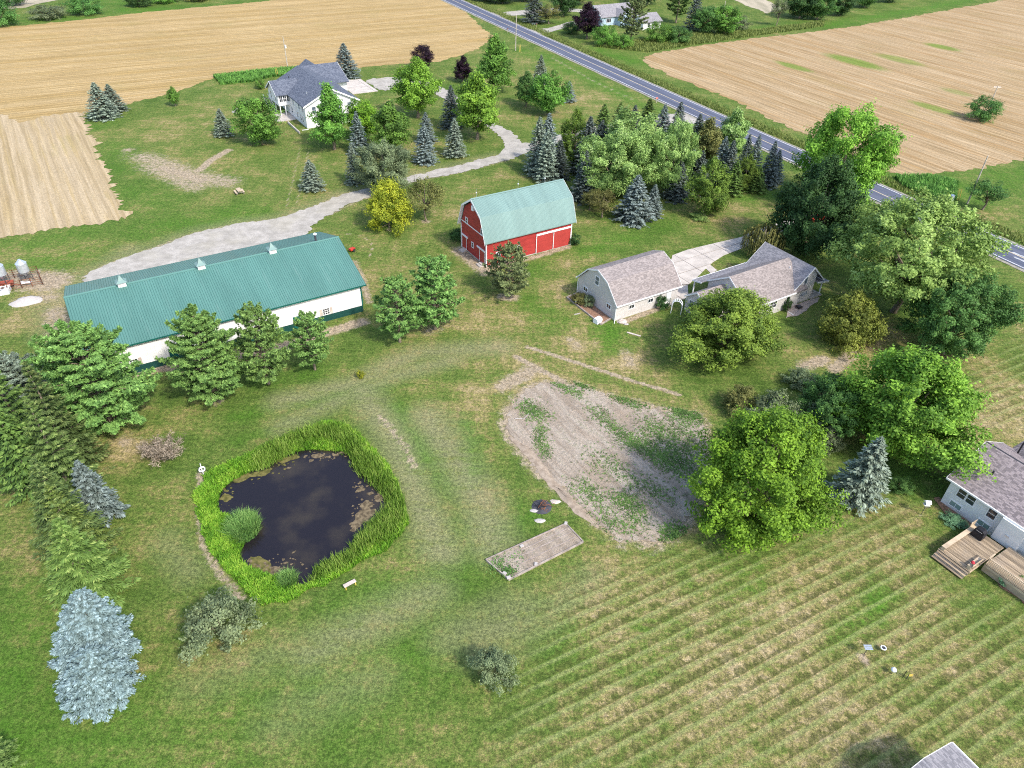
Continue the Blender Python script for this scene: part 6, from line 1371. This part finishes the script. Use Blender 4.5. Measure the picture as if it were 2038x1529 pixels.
for i in range(3): bx(D1,'step_tread','wood_deck',(dx0-.34*(i+1)+.02,dx0-.34*i-.03,dy0,dy1,.75-.18*(i+1)-.04,.75-.18*(i+1))); bx(D1,'step_riser','wood_grey',(dx0-.34*i-.05,dx0-.34*i-.03,dy0+.02,dy1-.02,.75-.18*(i+1),.75-.18*i-.05))
bx(D1,'bench','wood_rail',(dx0+.1,dx1-.3,dy1-.5,dy1-.05,1.15,1.2),(dx0+.1,dx0+.16,dy1-.45,dy1-.1,.75,1.149),(dx1-.4,dx1-.34,dy1-.45,dy1-.1,.75,1.149))
bx(D1,'bench','wood_rail',(dx0+.1,dx0+2.0,dy0+.05,dy0+.5,1.15,1.2),(dx0+.1,dx0+.16,dy0+.1,dy0+.45,.75,1.149),(dx0+1.9,dx0+1.96,dy0+.1,dy0+.45,.75,1.149))
bx(D1,'bench_back','wood_rail',(dx0+.1,dx0+2.0,dy0,dy0+.05,1.2,1.5)); bx(D1,'bench_back','wood_rail',(dx1-.9,dx1+.1,dy1-.05,dy1,.75,1.75))
D2=deck('upper railed wooden deck of the ranch house at the right edge',dx0+1.9,-.9,dy0-6.0,dy0-.35,1.0)
for x0_,y0_,x1_,y1_ in ((dx0+1.9,dy0-6,dx0+1.9,dy0-.35),(dx0+1.9,dy0-.35,dx0+2.9,dy0-.35)):
    MB().beam((x0_,y0_,1.95),(x1_,y1_,1.95),.12,.05).beam((x0_,y0_,1.15),(x1_,y1_,1.15),.06,.06).build('rail','wood_rail',D2)
    L=math.hypot(x1_-x0_,y1_-y0_); n=int(L/.16)
    mb=MB(); [mb.box(x0_+(x1_-x0_)*i/n-.02,x0_+(x1_-x0_)*i/n+.02,y0_+(y1_-y0_)*i/n-.02,y0_+(y1_-y0_)*i/n+.02,1.0,1.93) for i in range(n+1)]; stuff(mb.build('balusters','wood_rail',D2))
bx(D2,'skirt','wood_deck',(dx0+1.84,dx0+1.88,dy0-6,dy0-.3,.1,.72))
gr=local_ab((1949,1063),1.3); t_=thing('barbecue_grill','black covered barbecue on the wooden deck of the ranch house','grill',AB(gr[0]+NA+.35,gr[1]+NBb),YAW,.75)
bx(t_,'cabinet','black_metal',(-.35,.35,-.55,.55,.08,.8),bevel=.03); MB().prism([(-.5,.8),(.5,.8),(.5,1.05),(.3,1.25),(-.3,1.25),(-.5,1.05)],-.32,.32).build('lid','black_metal',t_,bevel=.03); bx(t_,'handle','galv',(-.37,-.34,-.3,.3,1.0,1.04))
for x in (-.3,.3):
    for y in (-.45,.45): MB().tube([(x,y-.03,.07),(x,y+.03,.07)],[.07,.07],8).build('wheel','rubber',t_)
t_=thing('flower_pot','small pot of red flowers on the deck bench','flower pot',AB(dx0+.45+NA+.35,dy0+.28+NBb),0,1.2); MB().lathe([(.1,0),(.14,.2),(.12,.2)],10).build('pot','stone',t_); MB().lathe([(.12,.18),(.2,.28),(.14,.42),(.02,.46)],9).build('flowers','flower_red',t_)
bed=sheet('flower_bed', ragged(px((1975,1135),(2000,1150),(2060,1190),(2060,1230),(2030,1195),(1990,1170)),.4,.05,4),.04,'mulch'); struct(bed,'mulched flower bed below the ranch deck')
struct(sheet('flower_bed', ragged(px((1858,992),(1868,990),(1935,1045),(1920,1055),(1890,1040)),.4,.05,4),.04,'mulch'),'narrow mulch bed along the ranch house wall')
# bird feeder and lawn fixtures
def feeder(label, base, H, head, cat='bird feeder', name='bird_feeder'):
    t_=thing(name,label,cat,G(*base)); MB().tube([(0,0,0),(0,0,H)],[.03,.03],6).build('post','dark_grey',t_)
    if head=='feeder': bx(t_,'tray','white_paint',(-.3,.3,-.25,.25,H,H+.05)); MB().prism([(-.32,H+.35),(.32,H+.35),(0,H+.6)],-.3,.3).build('roof','white_paint',t_); bx(t_,'hopper','glass_blue',(-.16,.16,-.14,.14,H+.05,H+.35)); MB().tube([(0,0,H*.7),(.45,0,H*.75),(.5,0,H*.6)],[.02]*3,5).build('hook','dark_grey',t_)
    if head=='panel': 
        for i in range(3): bx(t_,'slat','galv',(-.35,.35,-.25+.18*i,-.12+.18*i,H,H+.04))
        MB().beam((0,-.28,H-.03),(0,.3,H-.03),.06).build('arm','dark_grey',t_)
    if head=='ring': MB().tube([(.22*math.cos(a),.22*math.sin(a),H) for a in np.linspace(0,6.283,15)],[.05]*15,6,cap=False).build('ring','white_plastic',t_,True); MB().lathe([(.18,H-.05),(.18,H-.03),(.02,H-.02)],12).build('cap','dark_grey',t_)
    if head=='ball': MB().lathe([(.02,H-.2),(.2,H-.1),(.25,H+.05),(.15,H+.2),(.02,H+.25)],12).build('globe','white_plastic',t_,True)
    if head=='flag': bx(t_,'flag','yellow_plastic',(0,.35,-.01,.01,H-.3,H)); MB().tube([(-.3,.1,0),(-.3,.1,1.0)],[.03,.03],6).build('stake','black_metal',t_)
feeder('bird feeder post on the lawn left of the ranch house',(1833,1026),1.6,'feeder'); feeder('slatted post beside the sandy patch on the striped lawn',(1719,1305),1.2,'panel','post','lawn_post'); feeder('short white-ringed pipe on the striped lawn',(1755,1296),.45,'ring','pipe','vent_pipe'); feeder('white globe stake on the striped lawn',(1774,1342),.6,'ball','lawn stake','lawn_stake'); feeder('black stake with yellow flag on the striped lawn',(1804,1352),.7,'flag','lawn stake','lawn_stake'); feeder('pale marker post at the roadside near the right edge',(1950,520),.9,'ball','marker','marker_post')
# raised garden bed
g4=crop(950,980,7.646); q=[G(*g4(*c)) for c in [(1345,500),(1610,775),(480,1350),(130,1050)]]
t_=thing('garden_bed','long raised garden bed edged with grey boards below the soil plot','garden bed',q[3]); rel=[c-q[3] for c in q]
MB().slab([tuple(c) for c in rel],.02,.14).build('soil','plot_soil',t_)
for i in range(4): a,b=rel[i],rel[(i+1)%4]; MB().beam((a[0],a[1],.12),(b[0],b[1],.12),.1,.26).build('edge_board','wood_grey',t_)
for f in (.22,.42,.68): a=rel[3]*(1-f)+rel[2]*f; b=rel[0]*(1-f)+rel[1]*f; a,b=a+(b-a)*.03,a+(b-a)*.97; MB().beam((a[0],a[1],.15),(b[0],b[1],.15),.07,.03).build('row_board','wood_grey',t_)
for i,(c,lab) in enumerate([((675,845),'white block on the upper edge of the garden bed'),((890,1120),'white block on the lower edge of the garden bed'),((415,1260),'white block inside the lower left end of the garden bed'),((475,1335),'white block at the lower left corner of the garden bed'),((1345,500),'white block at the upper right corner of the garden bed')]):
    g=G(*g4(*c)); o=MB().box(-.2,.2,-.15,.15,0,.14).build('block','limestone',bevel=.02); o.location=(g[0],g[1],.15 if i!=3 else .26); o.rotation_euler=(0,0,.5+i); tag(o,lab,'block','white blocks on the garden bed')
gq=np.concatenate([G(*g4(470,1230))+rng.normal(0,.35,(400,2)), G(*g4(300,1130))+rng.normal(0,.5,(300,2)), G(*g4(540,1000))+rng.normal(0,.7,(120,2))]); stuff(blades('bed_weeds','weed',gq,.2,.08,1.0,rng,np.full(len(gq),.12)),'green weeds in the lower left end of the garden bed','weeds')
# burn pile
t_=thing('brush_pile','small burnt brush pile beside the soil plot','brush pile',G(1078,1010)); rr=random.Random(6)
for nm,mt,n,cx in (('charred_stick','black_metal',14,-.25),('stick','rust',22,.3)):
    for i in range(n):
        a=rr.uniform(0,6.28); l=rr.uniform(.3,.8); z=rr.uniform(.05,.4); x,y=cx+rr.gauss(0,.28),rr.gauss(0,.28); MB().tube([(x,y,z),(x+l*math.cos(a),y+l*math.sin(a),max(.03,z+rr.uniform(-.25,.25)))],[.035,.02],5).build(nm,mt,t_)
MB().lathe([(1.1,.01),(.7,.1),(.2,.16),(.01,.17)],12).build('ash','dark_grey',t_)
rock('pale flat stone left of the brush pile',(1063,1018),(.5,.25,.15),'limestone',seed=8); rock('white stone below the brush pile',(1075,1038),(.6,.3,.15),'limestone',seed=9); rock('pale flat stone right of the brush pile',(1105,1000),(.6,.3,.15),'stone',seed=10)
# garden hose on the drive and driftwood on the soil plot
h=[G(*k7(*c)) for c in [(70,655),(100,615),(150,610),(215,622)]]; o=MB().tube([(p_[0]-h[0][0],p_[1]-h[0][1],.11) for p_ in smooth_poly(h,False,2)],[.045]*len(smooth_poly(h,False,2)),6).build('garden_hose','black_metal'); o.location=(h[0][0],h[0][1],0); tag(o,'dark garden hose lying on the concrete beside the garage','hose')
for i,(c,lab) in enumerate([([(250,515),(300,520),(330,490)],'pale dead branch at the upper left of the soil plot'),([(1360,850),(1400,880),(1440,890)],'pale dead branch at the right edge of the soil plot')]):
    h=[G(*d4(*p_)) for p_ in c]; o=MB().tube([(p_[0]-h[0][0],p_[1]-h[0][1],.1+.05*j) for j,p_ in enumerate(h)],[.06,.05,.03],6).build('dead_branch','limestone'); o.location=(h[0][0],h[0][1],0); tag(o,lab,'branch')
o=MB().beam((0,0,.06),(.9,.35,.1),.12,.1).build('dead_branch','limestone'); g=G(1143,626); o.location=(g[0],g[1],0); tag(o,'white stick on the lawn left of the garage bed','branch')
